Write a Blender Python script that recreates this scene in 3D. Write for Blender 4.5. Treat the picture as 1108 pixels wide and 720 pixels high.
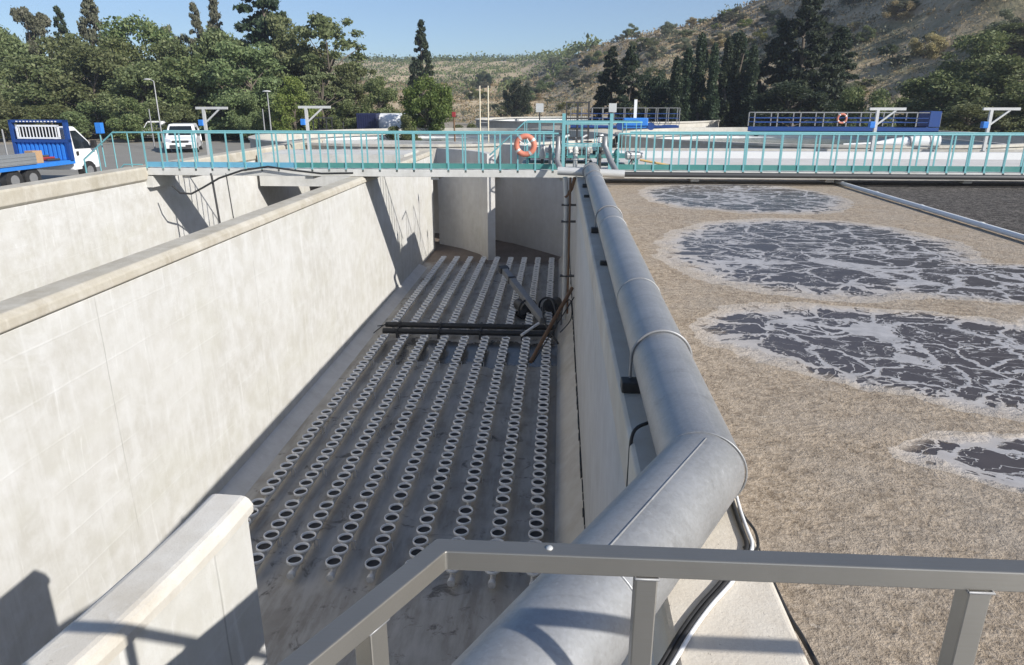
import bpy, bmesh, math, random
from mathutils import Vector, Matrix, noise
R = math.radians
random.seed(7)
S = bpy.context.scene
COL = S.collection
for o in list(bpy.data.objects): bpy.data.objects.remove(o)

# ------------------------------------------------------------------ camera
F, PW, PH = 760.0, 1108.0, 720.0
PITCH = math.atan(250 / F)
YAW = math.atan(53 / F * math.cos(PITCH))
EYE = Vector((0, 0, 2.0))
cd = bpy.data.cameras.new('camera'); cam = bpy.data.objects.new('camera', cd); COL.objects.link(cam)
cam.location = EYE
cam.rotation_euler = (math.pi / 2 - PITCH, 0, YAW)
cd.sensor_fit = 'HORIZONTAL'; cd.sensor_width = 36; cd.lens = 36 * F / PW
cd.clip_start = 0.05; cd.clip_end = 3000
S.camera = cam
_f = Vector((-math.sin(YAW) * math.cos(PITCH), math.cos(YAW) * math.cos(PITCH), -math.sin(PITCH)))
_r = Vector((math.cos(YAW), math.sin(YAW), 0)); _u = _r.cross(_f)
def ray(x, y): return _r * ((x - 554) / F) + _u * ((360 - y) / F) + _f
def at(x, y, Y):
    d = ray(x, y); return EYE + d * (Y / d.y)
def onz(x, y, z):
    d = ray(x, y); return EYE + d * ((z - EYE.z) / d.z)

# ------------------------------------------------------------------ light
SUN = Vector((1.50, -1.0, 1.07)).normalized()
W = bpy.data.worlds.new('World'); S.world = W; W.use_nodes = True
nt = W.node_tree; bg = nt.nodes['Background']
sky = nt.nodes.new('ShaderNodeTexSky'); sky.sky_type = 'NISHITA'; sky.sun_disc = False
sky.sun_elevation = math.asin(SUN.z); sky.sun_rotation = math.atan2(SUN.x, SUN.y)
sky.altitude = 300; sky.air_density = 0.8; sky.dust_density = 0.9; sky.ozone_density = 3.5
nt.links.new(sky.outputs[0], bg.inputs[0]); bg.inputs[1].default_value = 0.095
sd = bpy.data.lights.new('sun', 'SUN'); so = bpy.data.objects.new('sun', sd); COL.objects.link(so)
sd.energy = 4.2; sd.angle = R(0.55); sd.color = (1, 0.965, 0.91)
so.rotation_euler = SUN.to_track_quat('Z', 'Y').to_euler()
S.view_settings.view_transform = 'Standard'; S.view_settings.look = 'None'
S.view_settings.gamma = 1; S.view_settings.exposure = 0.60
S.render.engine = 'CYCLES'

# ------------------------------------------------------------------ node helpers
class NB:
    def __init__(s, name):
        s.m = bpy.data.materials.new(name); s.m.use_nodes = True
        s.t = s.m.node_tree; s.b = s.t.nodes['Principled BSDF']
        s.geo = None
    def n(s, typ, **kw):
        nd = s.t.nodes.new(typ)
        for k, v in kw.items(): setattr(nd, k, v)
        return nd
    def put(s, sock, v):
        if hasattr(v, 'is_output') or isinstance(v, bpy.types.NodeSocket): s.t.links.new(v, sock)
        else:
            try: sock.default_value = v
            except Exception: sock.default_value = (*v, 1) if len(v) == 3 else v
    def co(s, which='Object'):
        if s.geo is None: s.geo = s.n('ShaderNodeTexCoord')
        return s.geo.outputs[which]
    def pos(s): return s.n('ShaderNodeNewGeometry').outputs['Position']
    def map(s, v, scale=(1, 1, 1), loc=(0, 0, 0), rot=(0, 0, 0)):
        m = s.n('ShaderNodeMapping'); s.put(m.inputs[0], v)
        m.inputs['Scale'].default_value = scale; m.inputs['Location'].default_value = loc; m.inputs['Rotation'].default_value = rot
        return m.outputs[0]
    def noise(s, v, scale, det=4, rough=.55, dist=0, out='Fac'):
        n = s.n('ShaderNodeTexNoise'); s.put(n.inputs['Vector'], v)
        n.inputs['Scale'].default_value = scale; n.inputs['Detail'].default_value = det
        n.inputs['Roughness'].default_value = rough; n.inputs['Distortion'].default_value = dist
        return n.outputs[out]
    def vor(s, v, scale, feat='F1', out='Distance', rnd=1):
        n = s.n('ShaderNodeTexVoronoi', feature=feat); s.put(n.inputs['Vector'], v)
        n.inputs['Scale'].default_value = scale; n.inputs['Randomness'].default_value = rnd
        return n.outputs[out]
    def ramp(s, v, stops, interp='LINEAR'):
        n = s.n('ShaderNodeValToRGB'); s.put(n.inputs[0], v); cr = n.color_ramp; cr.interpolation = interp
        while len(cr.elements) < len(stops): cr.elements.new(.5)
        for e, (p, c) in zip(cr.elements, stops):
            e.position = p; e.color = (c, c, c, 1) if isinstance(c, (int, float)) else (*c, 1)
        return n.outputs[0]
    def mix(s, f, a, b, mode='MIX'):
        n = s.n('ShaderNodeMix', data_type='RGBA', blend_type=mode)
        s.put(n.inputs[0], f); s.put(n.inputs[6], a); s.put(n.inputs[7], b); return n.outputs[2]
    def math(s, op, a, b=0, c=0, clamp=False):
        n = s.n('ShaderNodeMath', operation=op, use_clamp=clamp); s.put(n.inputs[0], a); s.put(n.inputs[1], b)
        s.put(n.inputs[2], c); return n.outputs[0]
    def vadd(s, a, b):
        n = s.n('ShaderNodeVectorMath', operation='ADD'); s.put(n.inputs[0], a); s.put(n.inputs[1], b); return n.outputs[0]
    def vlen(s, a):
        n = s.n('ShaderNodeVectorMath', operation='LENGTH'); s.put(n.inputs[0], a); return n.outputs['Value']
    def vscale(s, a, k):
        n = s.n('ShaderNodeVectorMath', operation='SCALE'); s.put(n.inputs[0], a); s.put(n.inputs['Scale'], k); return n.outputs[0]
    def sep(s, v):
        n = s.n('ShaderNodeSeparateXYZ'); s.put(n.inputs[0], v); return n.outputs
    def bump(s, h, strength=.3, dist=.01, prev=None):
        n = s.n('ShaderNodeBump'); s.put(n.inputs['Height'], h)
        n.inputs['Strength'].default_value = strength; n.inputs['Distance'].default_value = dist
        if prev is not None: s.put(n.inputs['Normal'], prev)
        return n.outputs[0]
    def fin(s, col, rough=.8, metal=0, normal=None, **kw):
        s.put(s.b.inputs['Base Color'], col); s.put(s.b.inputs['Roughness'], rough); s.put(s.b.inputs['Metallic'], metal)
        if normal is not None: s.put(s.b.inputs['Normal'], normal)
        for k, v in kw.items(): s.put(s.b.inputs[k], v)
        return s.m
MATS = {}
def paint(name, col, rough=.5, metal=0, dirt=.25, scale=6, dirtcol=None):
    if name in MATS: return MATS[name]
    b = NB(name); v = b.co()
    n1 = b.noise(v, scale, 5, .65); n2 = b.noise(v, scale * 7, 3)
    dc = dirtcol or tuple(c * .45 + .02 for c in col)
    c = b.mix(b.math('MULTIPLY', b.ramp(n1, [(.42, 0), (.75, 1)]), dirt), (*col, 1), (*dc, 1))
    c = b.mix(b.math('MULTIPLY', b.ramp(n2, [(.5, 0), (.8, 1)]), dirt * .6), c, (*dc, 1))
    MATS[name] = b.fin(c, b.math('ADD', b.math('MULTIPLY', n1, .2), rough - .1), metal, b.bump(n2, .1, .003))
    return MATS[name]

def concrete(name, base, light, dark, form=None, streak=.5, bump=.4, ax='YZ', speck=.5):
    """board marked concrete; form = (spacing along, spacing up) of the formwork joints"""
    b = NB(name); p = b.pos(); x, y, z = b.sep(p)[:3]
    big = b.noise(p, .55, 6, .6, .4); mid = b.noise(p, 2.6, 6, .65); fine = b.noise(p, 55, 3, .7)
    st = b.noise(b.map(p, (3.2, 3.2, .28)), 1.6, 6, .7, .3)
    c = b.mix(b.ramp(big, [(.2, 0), (.6, 1)]), dark, base)
    c = b.mix(b.math('MULTIPLY', b.ramp(mid, [(.4, 0), (.72, 1)]), .7), c, light)
    c = b.mix(b.math('MULTIPLY', b.ramp(st, [(.52, 0), (.66, 1)]), streak), c, light)
    st2 = b.noise(b.map(p, (5, 5, .35), (3, 7, 1)), 1.4, 5, .7, .3)
    c = b.mix(b.math('MULTIPLY', b.ramp(st2, [(.58, 0), (.72, 1)]), streak * .55), c, tuple(k * .78 for k in dark))
    tint = b.noise(b.map(p, (.5, .5, .9), (11, 2, 5)), 1.0, 5, .6, .5)
    c = b.mix(b.math('MULTIPLY', b.ramp(tint, [(.48, 0), (.7, 1)]), .28), c, (dark[0] * .97, dark[1] * .97, dark[2] * .84))
    drip = b.noise(b.map(p, (2.2, 2.2, .22), (9, 4, 2)), 2.6, 6, .75, .6)
    c = b.mix(b.math('MULTIPLY', b.ramp(drip, [(.60, 0), (.67, 1)]), streak * .9), c, tuple(min(.85, k * 1.12) for k in light))
    pit = b.ramp(b.noise(p, 30, 4, .75), [(.66, 0), (.74, 1)])
    c = b.mix(b.math('MULTIPLY', pit, speck * .5), c, tuple(k * .5 for k in dark))
    blot = b.noise(b.map(p, (1, 1, 1.6), (21, 3, 7)), .8, 7, .7, .8)
    c = b.mix(b.math('MULTIPLY', b.ramp(blot, [(.55, 0), (.60, 1)]), .22 * min(1, streak * 3)), c, light)
    c = b.mix(b.math('MULTIPLY', b.ramp(b.noise(p, 140, 2, .6), [(.45, 0), (.7, 1)]), .14), c, tuple(k * .6 for k in dark))
    h = b.math('ADD', b.math('MULTIPLY', mid, .5), b.math('MULTIPLY', fine, .25))
    h = b.math('SUBTRACT', h, b.math('MULTIPLY', pit, .25))
    if form:
        for coord, sp, w, off in form:
            src = {'x': x, 'y': y, 'z': z}[coord]
            wob = b.math('MULTIPLY', b.noise(p, 1.3, 2), .05)
            fr = b.math('PINGPONG', b.math('ADD', b.math('ADD', src, wob), off), sp / 2)
            ln = b.ramp(fr, [(0, 1), (w * .7, 1), (w * 1.8, 0)])
            brk = b.ramp(b.noise(p, 1.1, 3), [(.38, 0), (.6, 1)])
            ln = b.math('MULTIPLY', ln, brk)
            c = b.mix(b.math('MULTIPLY', ln, .22 if coord == 'z' else .5), c, light if coord == 'z' else tuple(k * .5 for k in dark))
            h = b.math('ADD', h, b.math('MULTIPLY', ln, .5 if coord == 'z' else -.8))
    return b.fin(c, .9, 0, b.bump(h, bump, .012))

M_WALL = concrete('pale_board_marked_concrete', (.55, .535, .495), (.66, .655, .635), (.46, .44, .39), form=[('z', .62, .010, .1), ('y', 4.9, .006, 1.2)], streak=.45, bump=.25)
M_WALL2 = concrete('grey_wall_concrete', (.56, .54, .51), (.64, .63, .60), (.46, .44, .41), form=[('z', .9, .01, 0)], streak=.3, bump=.25)
M_COPE = concrete('weathered_coping_concrete', (.48, .44, .36), (.58, .55, .48), (.33, .29, .22), streak=.3, bump=.6, speck=1)
M_TOP = concrete('sandy_wall_top_concrete', (.62, .56, .47), (.70, .66, .58), (.46, .40, .32), streak=0, bump=1.0, speck=1)
M_COPE2 = concrete('pale_worn_coping_concrete', (.62, .585, .52), (.72, .70, .65), (.45, .40, .32), streak=.2, bump=.7, speck=1)
M_DECK = concrete('walkway_concrete', (.56, .55, .51), (.66, .65, .62), (.40, .39, .36), streak=.2)
M_RIM = concrete('white_rim_concrete', (.50, .475, .42), (.60, .58, .53), (.36, .33, .27), streak=.4)

def floor_mat():
    b = NB('wet_grey_tank_floor'); p = b.pos(); x, y, z = b.sep(p)[:3]
    big = b.noise(p, .7, 6, .6, .5); mid = b.noise(b.map(p, (3, .6, 1)), 1.6, 6, .65)
    c = b.mix(b.ramp(big, [(.35, 0), (.68, 1)]), (.27, .24, .20), (.44, .41, .365))
    c = b.mix(b.math('MULTIPLY', b.ramp(mid, [(.42, 0), (.62, 1)]), .6), c, (.54, .51, .46))
    c = b.mix(b.math('MULTIPLY', b.ramp(b.noise(p, 2.2, 6, .75, .6), [(.57, 0), (.66, 1)]), .7), c, (.06, .05, .04))
    # black sludge puddle in front of the cross pipes
    d = b.vadd(p, b.vscale(b.noise(p, 1.1, 5, .6, 0, 'Color'), 2.0))
    dx, dy, dz = b.sep(d)[:3]
    band = b.math('MULTIPLY', b.ramp(b.math('ABSOLUTE', b.math('SUBTRACT', dy, 20.3)), [(0, 1), (.95, 1), (1.35 / 1.0, 0)]), b.ramp(b.math('ADD', b.math('MULTIPLY', dx, .1), .75), [(.25, 0), (.42, 1)]))
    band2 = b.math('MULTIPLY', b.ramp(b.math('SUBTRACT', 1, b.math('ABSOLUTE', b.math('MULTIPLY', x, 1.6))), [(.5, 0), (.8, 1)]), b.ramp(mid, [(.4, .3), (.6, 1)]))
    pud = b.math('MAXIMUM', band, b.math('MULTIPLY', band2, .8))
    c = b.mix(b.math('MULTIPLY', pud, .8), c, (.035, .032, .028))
    far = b.ramp(b.math('MULTIPLY', b.math('SUBTRACT', dy, 31.5), .8), [(0, 0), (.8, 1)])
    c = b.mix(b.math('MULTIPLY', far, .8), c, (.11, .075, .055))
    return b.fin(c, b.math('SUBTRACT', .82, b.math('MULTIPLY', pud, .6)), 0, b.bump(b.math('ADD', mid, b.math('MULTIPLY', b.noise(p, 30, 4), .3)), .35, .012))
M_FLOOR = floor_mat()

def water_mat():
    b = NB('foam_covered_sewage_water'); p = b.pos()
    warp = b.vscale(b.vadd(b.noise(p, .8, 4, .6, 0, 'Color'), (-.5, -.5, -.5)), 1.1)
    q = b.vadd(p, warp)
    # boiling patches (real positions on the basin): centre, half axes, turn
    pats = [((4.35, 12.2), (2.6, 3.5), -.35), ((6.5, 9.9), (2.5, 1.35), -.15), ((4.0, 6.85), (2.75, 1.5), -.42), ((4.8, 19.3), (2.7, 3.2), .1), ((3.95, 4.5), (1.5, .68), -.15), ((6.4, 7.2), (1.5, 1.3), 0)]
    dist = None
    for (cx, cy), (ax, ay), rt in pats:
        m = b.n('ShaderNodeMapping', vector_type='TEXTURE'); b.put(m.inputs[0], q)
        m.inputs['Location'].default_value = (cx, cy, -.4); m.inputs['Rotation'].default_value = (0, 0, rt); m.inputs['Scale'].default_value = (ax, ay, 1000)
        l = b.vlen(m.outputs[0])
        dist = l if dist is None else b.math('MINIMUM', dist, l)
    de = b.math('ADD', dist, b.math('MULTIPLY', b.math('SUBTRACT', b.noise(p, 3.5, 6, .7, .5), .5), .28))
    patch = b.ramp(de, [(.86, 1), (1.04, 0)])
    rim = b.ramp(dist, [(.84, 0), (.98, 1), (1.04, 1), (1.45, 0)])
    # beige crust
    f1 = b.noise(p, 11, 6, .75, .15); f2 = b.noise(p, 34, 4, .7); f3 = b.noise(p, 1.2, 4)
    crust = b.mix(b.ramp(f1, [(.33, 0), (.62, 1)]), (.165, .12, .076), (.47, .375, .27))
    crust = b.mix(b.math('MULTIPLY', b.ramp(f2, [(.45, 0), (.75, 1)]), .55), crust, (.53, .46, .38))
    crust = b.mix(b.math('MULTIPLY', b.ramp(f2, [(.25, 1), (.45, 0)]), .6), crust, (.10, .075, .05))
    crust = b.mix(b.math('MULTIPLY', b.ramp(f3, [(.4, 0), (.7, 1)]), .35), crust, (.38, .345, .30))
    fk = b.ramp(b.noise(p, 20, 5, .8, .1), [(.60, 0), (.68, 1)])
    crust = b.mix(b.math('MULTIPLY', fk, .75), crust, (.07, .05, .035))
    lt = b.ramp(b.noise(b.vadd(p, (4, 9, 0)), 17, 5, .8, .1), [(.62, 0), (.70, 1)])
    crust = b.mix(b.math('MULTIPLY', lt, .6), crust, (.62, .56, .48))
    # grey foam film with dark holes
    w2 = b.vadd(p, b.vscale(b.vadd(b.noise(p, .8, 5, .62, .4, 'Color'), (-.5, -.5, -.5)), 1.25))
    w2 = b.map(w2, (.78, 1.0, 0), rot=(0, 0, .15))
    thin = b.noise(p, 5, 6, .75, .3); n3 = b.noise(w2, .7, 4, .6)
    e1 = b.vor(w2, 1.9, 'DISTANCE_TO_EDGE'); e2 = b.vor(b.vadd(w2, (5, 3, 0)), 4.2, 'DISTANCE_TO_EDGE')
    fil = b.math('ABSOLUTE', b.math('SUBTRACT', b.noise(w2, 2.6, 3, .6, .5), .5))
    k = b.math('MINIMUM', b.math('MULTIPLY', e1, 6.0), b.math('ADD', b.math('MULTIPLY', e2, 9.0), b.ramp(n3, [(.35, 1.0), (.55, 0)])))
    k = b.math('MINIMUM', k, b.math('MULTIPLY', fil, 34))
    k = b.math('SUBTRACT', k, b.ramp(n3, [(.56, 0), (.74, 1.0)]))
    k = b.math('SUBTRACT', k, b.math('MULTIPLY', b.ramp(dist, [(.78, 0), (1.0, 1)]), 1.2))
    k = b.math('ADD', k, b.math('MULTIPLY', b.math('SUBTRACT', thin, .5), 1.5))
    hole = b.ramp(k, [(.22, 0), (.34, 1)])
    film = b.mix(b.ramp(b.noise(p, 5, 5, .6), [(.3, 0), (.7, 1)]), (.29, .283, .285), (.45, .437, .435))
    dark = b.mix(b.noise(p, 9, 4), (.05, .041, .038), (.088, .073, .068))
    film = b.mix(b.ramp(dist, [(.70, 0), (1.0, 1)]), film, (.47, .42, .365))
    inside = b.mix(hole, film, dark)
    c = b.mix(patch, b.mix(b.math('MULTIPLY', rim, .7), crust, (.50, .44, .37)), inside)
    hp = b.math('MULTIPLY', hole, patch)
    h = b.math('ADD', b.math('MULTIPLY', b.math('ADD', f1, b.math('MULTIPLY', f2, .6)), b.math('SUBTRACT', 1, patch)), b.math('MULTIPLY', b.math('SUBTRACT', 1, hp), .3))
    rough = b.math('SUBTRACT', .85, b.math('ADD', b.math('MULTIPLY', patch, .25), b.math('MULTIPLY', hp, .25)))
    return b.fin(c, rough, 0, b.bump(h, .8, .05))
def black_water():
    b = NB('black_churning_water'); p = b.pos()
    a = b.noise(b.map(p, (.8, 1.6, 1)), 9, 7, .8, .6); a2 = b.noise(p, 26, 4, .8)
    c = b.mix(b.ramp(b.math('ADD', b.math('MULTIPLY', a, .6), b.math('MULTIPLY', a2, .4)), [(.46, 0), (.60, 1)]), (.022, .019, .017), (.26, .235, .21))
    return b.fin(c, .85, 0, b.bump(b.math('ADD', a, a2), .8, .05), **{'Specular IOR Level': .25})

def leaf_mat(name, c1, c2, c3):
    b = NB(name); g = b.n('ShaderNodeNewGeometry')
    rnd = g.outputs['Random Per Island']; oi = b.n('ShaderNodeObjectInfo').outputs['Random']
    c = b.ramp(rnd, [(0, c1), (.5, c2), (1, c3)])
    hs = b.n('ShaderNodeHueSaturation'); b.put(hs.inputs['Color'], c)
    b.put(hs.inputs['Hue'], b.math('ADD', b.math('MULTIPLY', oi, .05), .475)); b.put(hs.inputs['Value'], b.math('ADD', b.math('MULTIPLY', oi, .5), .75))
    m = b.fin(hs.outputs[0], .65)
    tr = b.n('ShaderNodeBsdfTranslucent'); b.put(tr.inputs[0], hs.outputs[0])
    ms = b.n('ShaderNodeMixShader'); ms.inputs[0].default_value = .36
    b.t.links.new(b.b.outputs[0], ms.inputs[1]); b.t.links.new(tr.outputs[0], ms.inputs[2])
    b.t.links.new(ms.outputs[0], b.t.nodes['Material Output'].inputs[0])
    return m
L_OLIVE = leaf_mat('olive_brown_leaves', (0.103, 0.131, 0.050), (0.157, 0.190, 0.077), (0.225, 0.246, 0.108))
L_GREEN = leaf_mat('mid_green_leaves', (0.083, 0.117, 0.040), (0.143, 0.172, 0.062), (0.210, 0.227, 0.090))
L_BRIGHT = leaf_mat('yellow_green_leaves', (0.110, 0.132, 0.028), (0.165, 0.187, 0.039), (0.231, 0.231, 0.066))
L_DARK = leaf_mat('dark_conifer_needles', (0.021, 0.037, 0.018), (0.040, 0.063, 0.030), (0.069, 0.092, 0.040))
L_FRESH = leaf_mat('fresh_round_crown_leaves', (.07, .10, .022), (.11, .14, .03), (.16, .18, .045))
L_GREY = leaf_mat('grey_green_leaves', (0.117, 0.131, 0.076), (0.179, 0.193, 0.117), (0.248, 0.248, 0.165))
L_DRY = leaf_mat('dry_straw_scrub', (.34, .27, .14), (.44, .35, .19), (.24, .21, .10))
M_BARK = paint('bark', (.13, .105, .08), .9, 0, .5, 4)

def ground_mat():
    b = NB('dry_ground_and_hillside'); p = b.pos(); x, y, z = b.sep(p)[:3]
    n1 = b.noise(p, .035, 7, .65); n2 = b.noise(p, .16, 7, .72, .4); n3 = b.noise(p, 1.1, 5, .7)
    flat = b.mix(n3, (.25, .215, .16), (.34, .295, .225))
    dry = b.mix(b.ramp(n2, [(.38, 0), (.62, 1)]), (.30, .225, .12), (.56, .44, .28))
    dry = b.mix(b.math('MULTIPLY', b.ramp(n3, [(.48, 0), (.66, 1)]), .6), dry, (.60, .50, .36))
    grn = b.mix(n3, (.13, .13, .06), (.21, .19, .09))
    dry = b.mix(b.math('MULTIPLY', b.ramp(b.math('ADD', b.math('MULTIPLY', n1, .5), b.math('MULTIPLY', n2, .5)), [(.53, 0), (.60, 1)]), .7), dry, grn)
    c = b.mix(b.ramp(b.math('ADD', b.math('MULTIPLY', z, .3), .45), [(.02, 0), (.4, 1)]), flat, dry)
    return b.fin(c, .95, 0, b.bump(b.math('ADD', n2, b.math('MULTIPLY', n3, .3)), .8, .6))

def galv():
    b = NB('galvanised_steel'); v = b.pos()
    sp = b.vor(v, 75, out='Color'); n = b.noise(v, 2.5, 6, .65, .4); n2 = b.noise(v, 22, 5, .7)
    g = b.sep(sp)[0]
    c = b.mix(b.ramp(n, [(.35, 0), (.7, 1)]), (.30, .30, .295), (.38, .38, .375))
    c = b.mix(b.math('MULTIPLY', g, .22), c, (.52, .53, .55))
    dr = b.noise(b.map(v, (.7, 3.0, 3.0)), 2.2, 6, .75, .5)
    c = b.mix(b.math('MULTIPLY', b.ramp(dr, [(.56, 0), (.68, 1)]), .3), c, (.17, .165, .155))
    c = b.mix(b.math('MULTIPLY', b.ramp(n2, [(.62, 0), (.74, 1)]), .35), c, (.60, .61, .62))
    return b.fin(c, b.math('ADD', .38, b.math('MULTIPLY', n2, .25)), .55, b.bump(n2, .08, .002))
M_GALV = galv()
def steel():
    b = NB('brushed_stainless_steel'); v = b.co()
    s1 = b.noise(b.map(v, (1.5, 1.5, 1.5)), 4, 4); s2 = b.noise(b.map(v, (2, 90, 90)), 3, 3)
    c = b.mix(s1, (.26, .25, .225), (.35, .335, .305))
    c = b.mix(b.math('MULTIPLY', s2, .4), c, (.27, .245, .205))
    return b.fin(c, b.math('ADD', .3, b.math('MULTIPLY', s2, .18)), .75, b.bump(s2, .05, .001))
M_STEEL = steel()
M_CYAN = paint('faded_turquoise_paint', (.155, .385, .41), .5, 0, .25, 3, (.30, .42, .40))
M_TEAL = paint('teal_green_paint', (.055, .22, .20), .5, 0, .35, 2, (.16, .30, .27))
M_BLUEP = paint('sky_blue_paint', (.13, .36, .50), .5, 0, .3, 2)
M_BLUE = paint('deep_blue_paint', (.012, .055, .22), .45, 0, .3, 3)
M_BRIGHTB = paint('bright_blue_paint', (.03, .20, .62), .45, 0, .25, 3)
M_WHITE = paint('white_paint', (.78, .78, .77), .35, 0, .15, 2, (.5, .48, .44))
M_WHITEC = paint('white_car_paint', (.80, .80, .80), .22, 0, .06, 2)
M_BLACK = paint('black_rubber', (.02, .02, .02), .6, 0, .3, 8, (.08, .075, .07))
M_DARK = paint('dark_steel', (.06, .06, .06), .5, .3, .4, 6)
M_GLASS = paint('dark_vehicle_glass', (.015, .02, .025), .08, 0, 0)
M_PVC = paint('grey_white_pvc', (.66, .65, .63), .5, 0, .55, 9, (.20, .18, .155))
M_RIMW = paint('off_white_disc_rim', (.86, .855, .84), .45, 0, .22, 9, (.34, .31, .27))
M_MEMB = paint('dark_rubber_membrane', (.012, .012, .013), .7, 0, .35, 10, (.05, .047, .045))
M_ORANGE = paint('faded_orange_plastic', (.58, .19, .12), .55, 0, .25, 6, (.60, .33, .24))
M_RUST = paint('rusty_steel', (.16, .10, .06), .8, .1, .6, 7, (.25, .11, .04))
M_GREY = paint('mid_grey_steel', (.30, .30, .30), .5, .4, .35, 6)
M_ALU = paint('aluminium_panel', (.45, .47, .48), .4, .6, .25, 2)
M_YEL = paint('ochre_wood', (.50, .33, .13), .7, 0, .3, 5)
M_RED = paint('red_paint', (.28, .03, .03), .5, 0, .2, 6)
M_LIGHTG = paint('pale_grey_metal', (.56, .56, .54), .5, .2, .25, 4)
M_LAMP = paint('clear_lamp_lens', (.55, .56, .58), .12, .3, 0)
M_CARD = paint('cardboard', (.42, .27, .15), .9, 0, .2, 5)

# ------------------------------------------------------------------ mesh helpers
class MB:
    def __init__(s): s.v = []; s.f = []; s.mi = []; s.sm = []
    def add(s, vs, fs, mi=0, smooth=False):
        o = len(s.v); s.v += [Vector(v) for v in vs]
        for f in fs: s.f.append([o + i for i in f]); s.mi.append(mi); s.sm.append(smooth)
        return s
    def box(s, a, b, mi=0):
        x0, y0, z0 = a; x1, y1, z1 = b
        return s.add([(x0, y0, z0), (x1, y0, z0), (x1, y1, z0), (x0, y1, z0), (x0, y0, z1), (x1, y0, z1), (x1, y1, z1), (x0, y1, z1)],
                     [(0, 3, 2, 1), (4, 5, 6, 7), (0, 1, 5, 4), (1, 2, 6, 5), (2, 3, 7, 6), (3, 0, 4, 7)], mi)
    def bar(s, p, q, w, h, mi=0):
        p = Vector(p); q = Vector(q); d = (q - p).normalized()
        up = Vector((0, 0, 1)) if abs(d.z) < .95 else Vector((0, 1, 0))
        a = d.cross(up).normalized() * w / 2; c = a.cross(d).normalized() * h / 2
        vs = [p - a - c, p + a - c, p + a + c, p - a + c, q - a - c, q + a - c, q + a + c, q - a + c]
        return s.add(vs, [(0, 3, 2, 1), (4, 5, 6, 7), (0, 1, 5, 4), (1, 2, 6, 5), (2, 3, 7, 6), (3, 0, 4, 7)], mi)
    def tube(s, pts, r, n=10, mi=0, cap=True, rr=None):
        pts = [Vector(p) for p in pts]; m = len(pts); rings = []
        ref = None
        for i, p in enumerate(pts):
            d0 = (p - pts[i - 1]).normalized() if i else (pts[1] - p).normalized()
            d1 = (pts[i + 1] - p).normalized() if i < m - 1 else d0
            t = (d0 + d1)
            t = t.normalized() if t.length > 1e-6 else d0
            if ref is None:
                ref = t.orthogonal().normalized() if abs(t.z) > .9 else t.cross(Vector((0, 0, 1))).normalized()
            # carry the frame along, shear on the mitre plane
            a = (ref - d0 * ref.dot(d0)).normalized(); c = d0.cross(a)
            rad = rr[i] if rr else r; ring = []
            for k in range(n):
                an = 2 * math.pi * k / n
                o = (a * math.cos(an) + c * math.sin(an)) * rad
                den = d0.dot(t)
                o = o - d0 * (o.dot(t) / den) if abs(den) > .2 else o
                ring.append(p + o)
            rings.append(ring)
            # frame for next segment
            nd = d1; q = d0.rotation_difference(nd); ref = q @ a
        vs = [v for r_ in rings for v in r_]; fs = []
        for i in range(m - 1):
            for k in range(n):
                fs.append((i * n + k, i * n + (k + 1) % n, (i + 1) * n + (k + 1) % n, (i + 1) * n + k))
        s.add(vs, fs, mi, True)
        if cap:
            s.add(rings[0], [tuple(range(n))[::-1]], mi); s.add(rings[-1], [tuple(range(n))], mi)
        return s
    def lathe(s, prof, n=20, mi=0, M=None, smooth=True):
        vs = []; fs = []; M = M or Matrix()
        for r, z in prof:
            for k in range(n): vs.append(M @ Vector((r * math.cos(2 * math.pi * k / n), r * math.sin(2 * math.pi * k / n), z)))
        for i in range(len(prof) - 1):
            for k in range(n): fs.append((i * n + k, i * n + (k + 1) % n, (i + 1) * n + (k + 1) % n, (i + 1) * n + k))
        s.add(vs, fs, mi, smooth)
        return s
    def disc(s, r, z, n=20, mi=0, M=None):
        M = M or Matrix()
        return s.add([M @ Vector((r * math.cos(2 * math.pi * k / n), r * math.sin(2 * math.pi * k / n), z)) for k in range(n)], [tuple(range(n))], mi)
    def extr(s, prof, p, q, mi=0, smooth=False):
        """closed profile of (a, b) with a = sideways, b = up, swept straight from p to q"""
        p = Vector(p); q = Vector(q); d = (q - p).normalized(); a = d.cross(Vector((0, 0, 1))).normalized(); n = len(prof)
        vs = [p + a * u + Vector((0, 0, w)) for u, w in prof] + [q + a * u + Vector((0, 0, w)) for u, w in prof]
        fs = [(i, (i + 1) % n, n + (i + 1) % n, n + i) for i in range(n)]
        s.add(vs, fs, mi, smooth); s.add(vs[:n], [tuple(range(n))[::-1]], mi); s.add(vs[n:], [tuple(range(n))], mi)
        return s
    def prism(s, pts, z0, z1, mi=0):
        n = len(pts); vs = [(x, y, z0) for x, y in pts] + [(x, y, z1) for x, y in pts]
        fs = [(i, (i + 1) % n, n + (i + 1) % n, n + i) for i in range(n)] + [tuple(range(n))[::-1], tuple(range(n, 2 * n))]
        return s.add(vs, fs, mi)
    def torus(s, c, R_, r, M=None, n=28, m=10, mi=0, a0=0, a1=2 * math.pi):
        M = M or Matrix(); c = Vector(c); full = abs(a1 - a0 - 2 * math.pi) < 1e-6; vs = []; fs = []; nn = n if full else n + 1
        for i in range(nn):
            a = a0 + (a1 - a0) * i / n
            for k in range(m):
                t = 2 * math.pi * k / m
                vs.append(c + M @ Vector(((R_ + r * math.cos(t)) * math.cos(a), (R_ + r * math.cos(t)) * math.sin(a), r * math.sin(t))))
        for i in range(n):
            j = (i + 1) % nn
            for k in range(m): fs.append((i * m + k, j * m + k, j * m + (k + 1) % m, i * m + (k + 1) % m))
        return s.add(vs, fs, mi, True)
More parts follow.
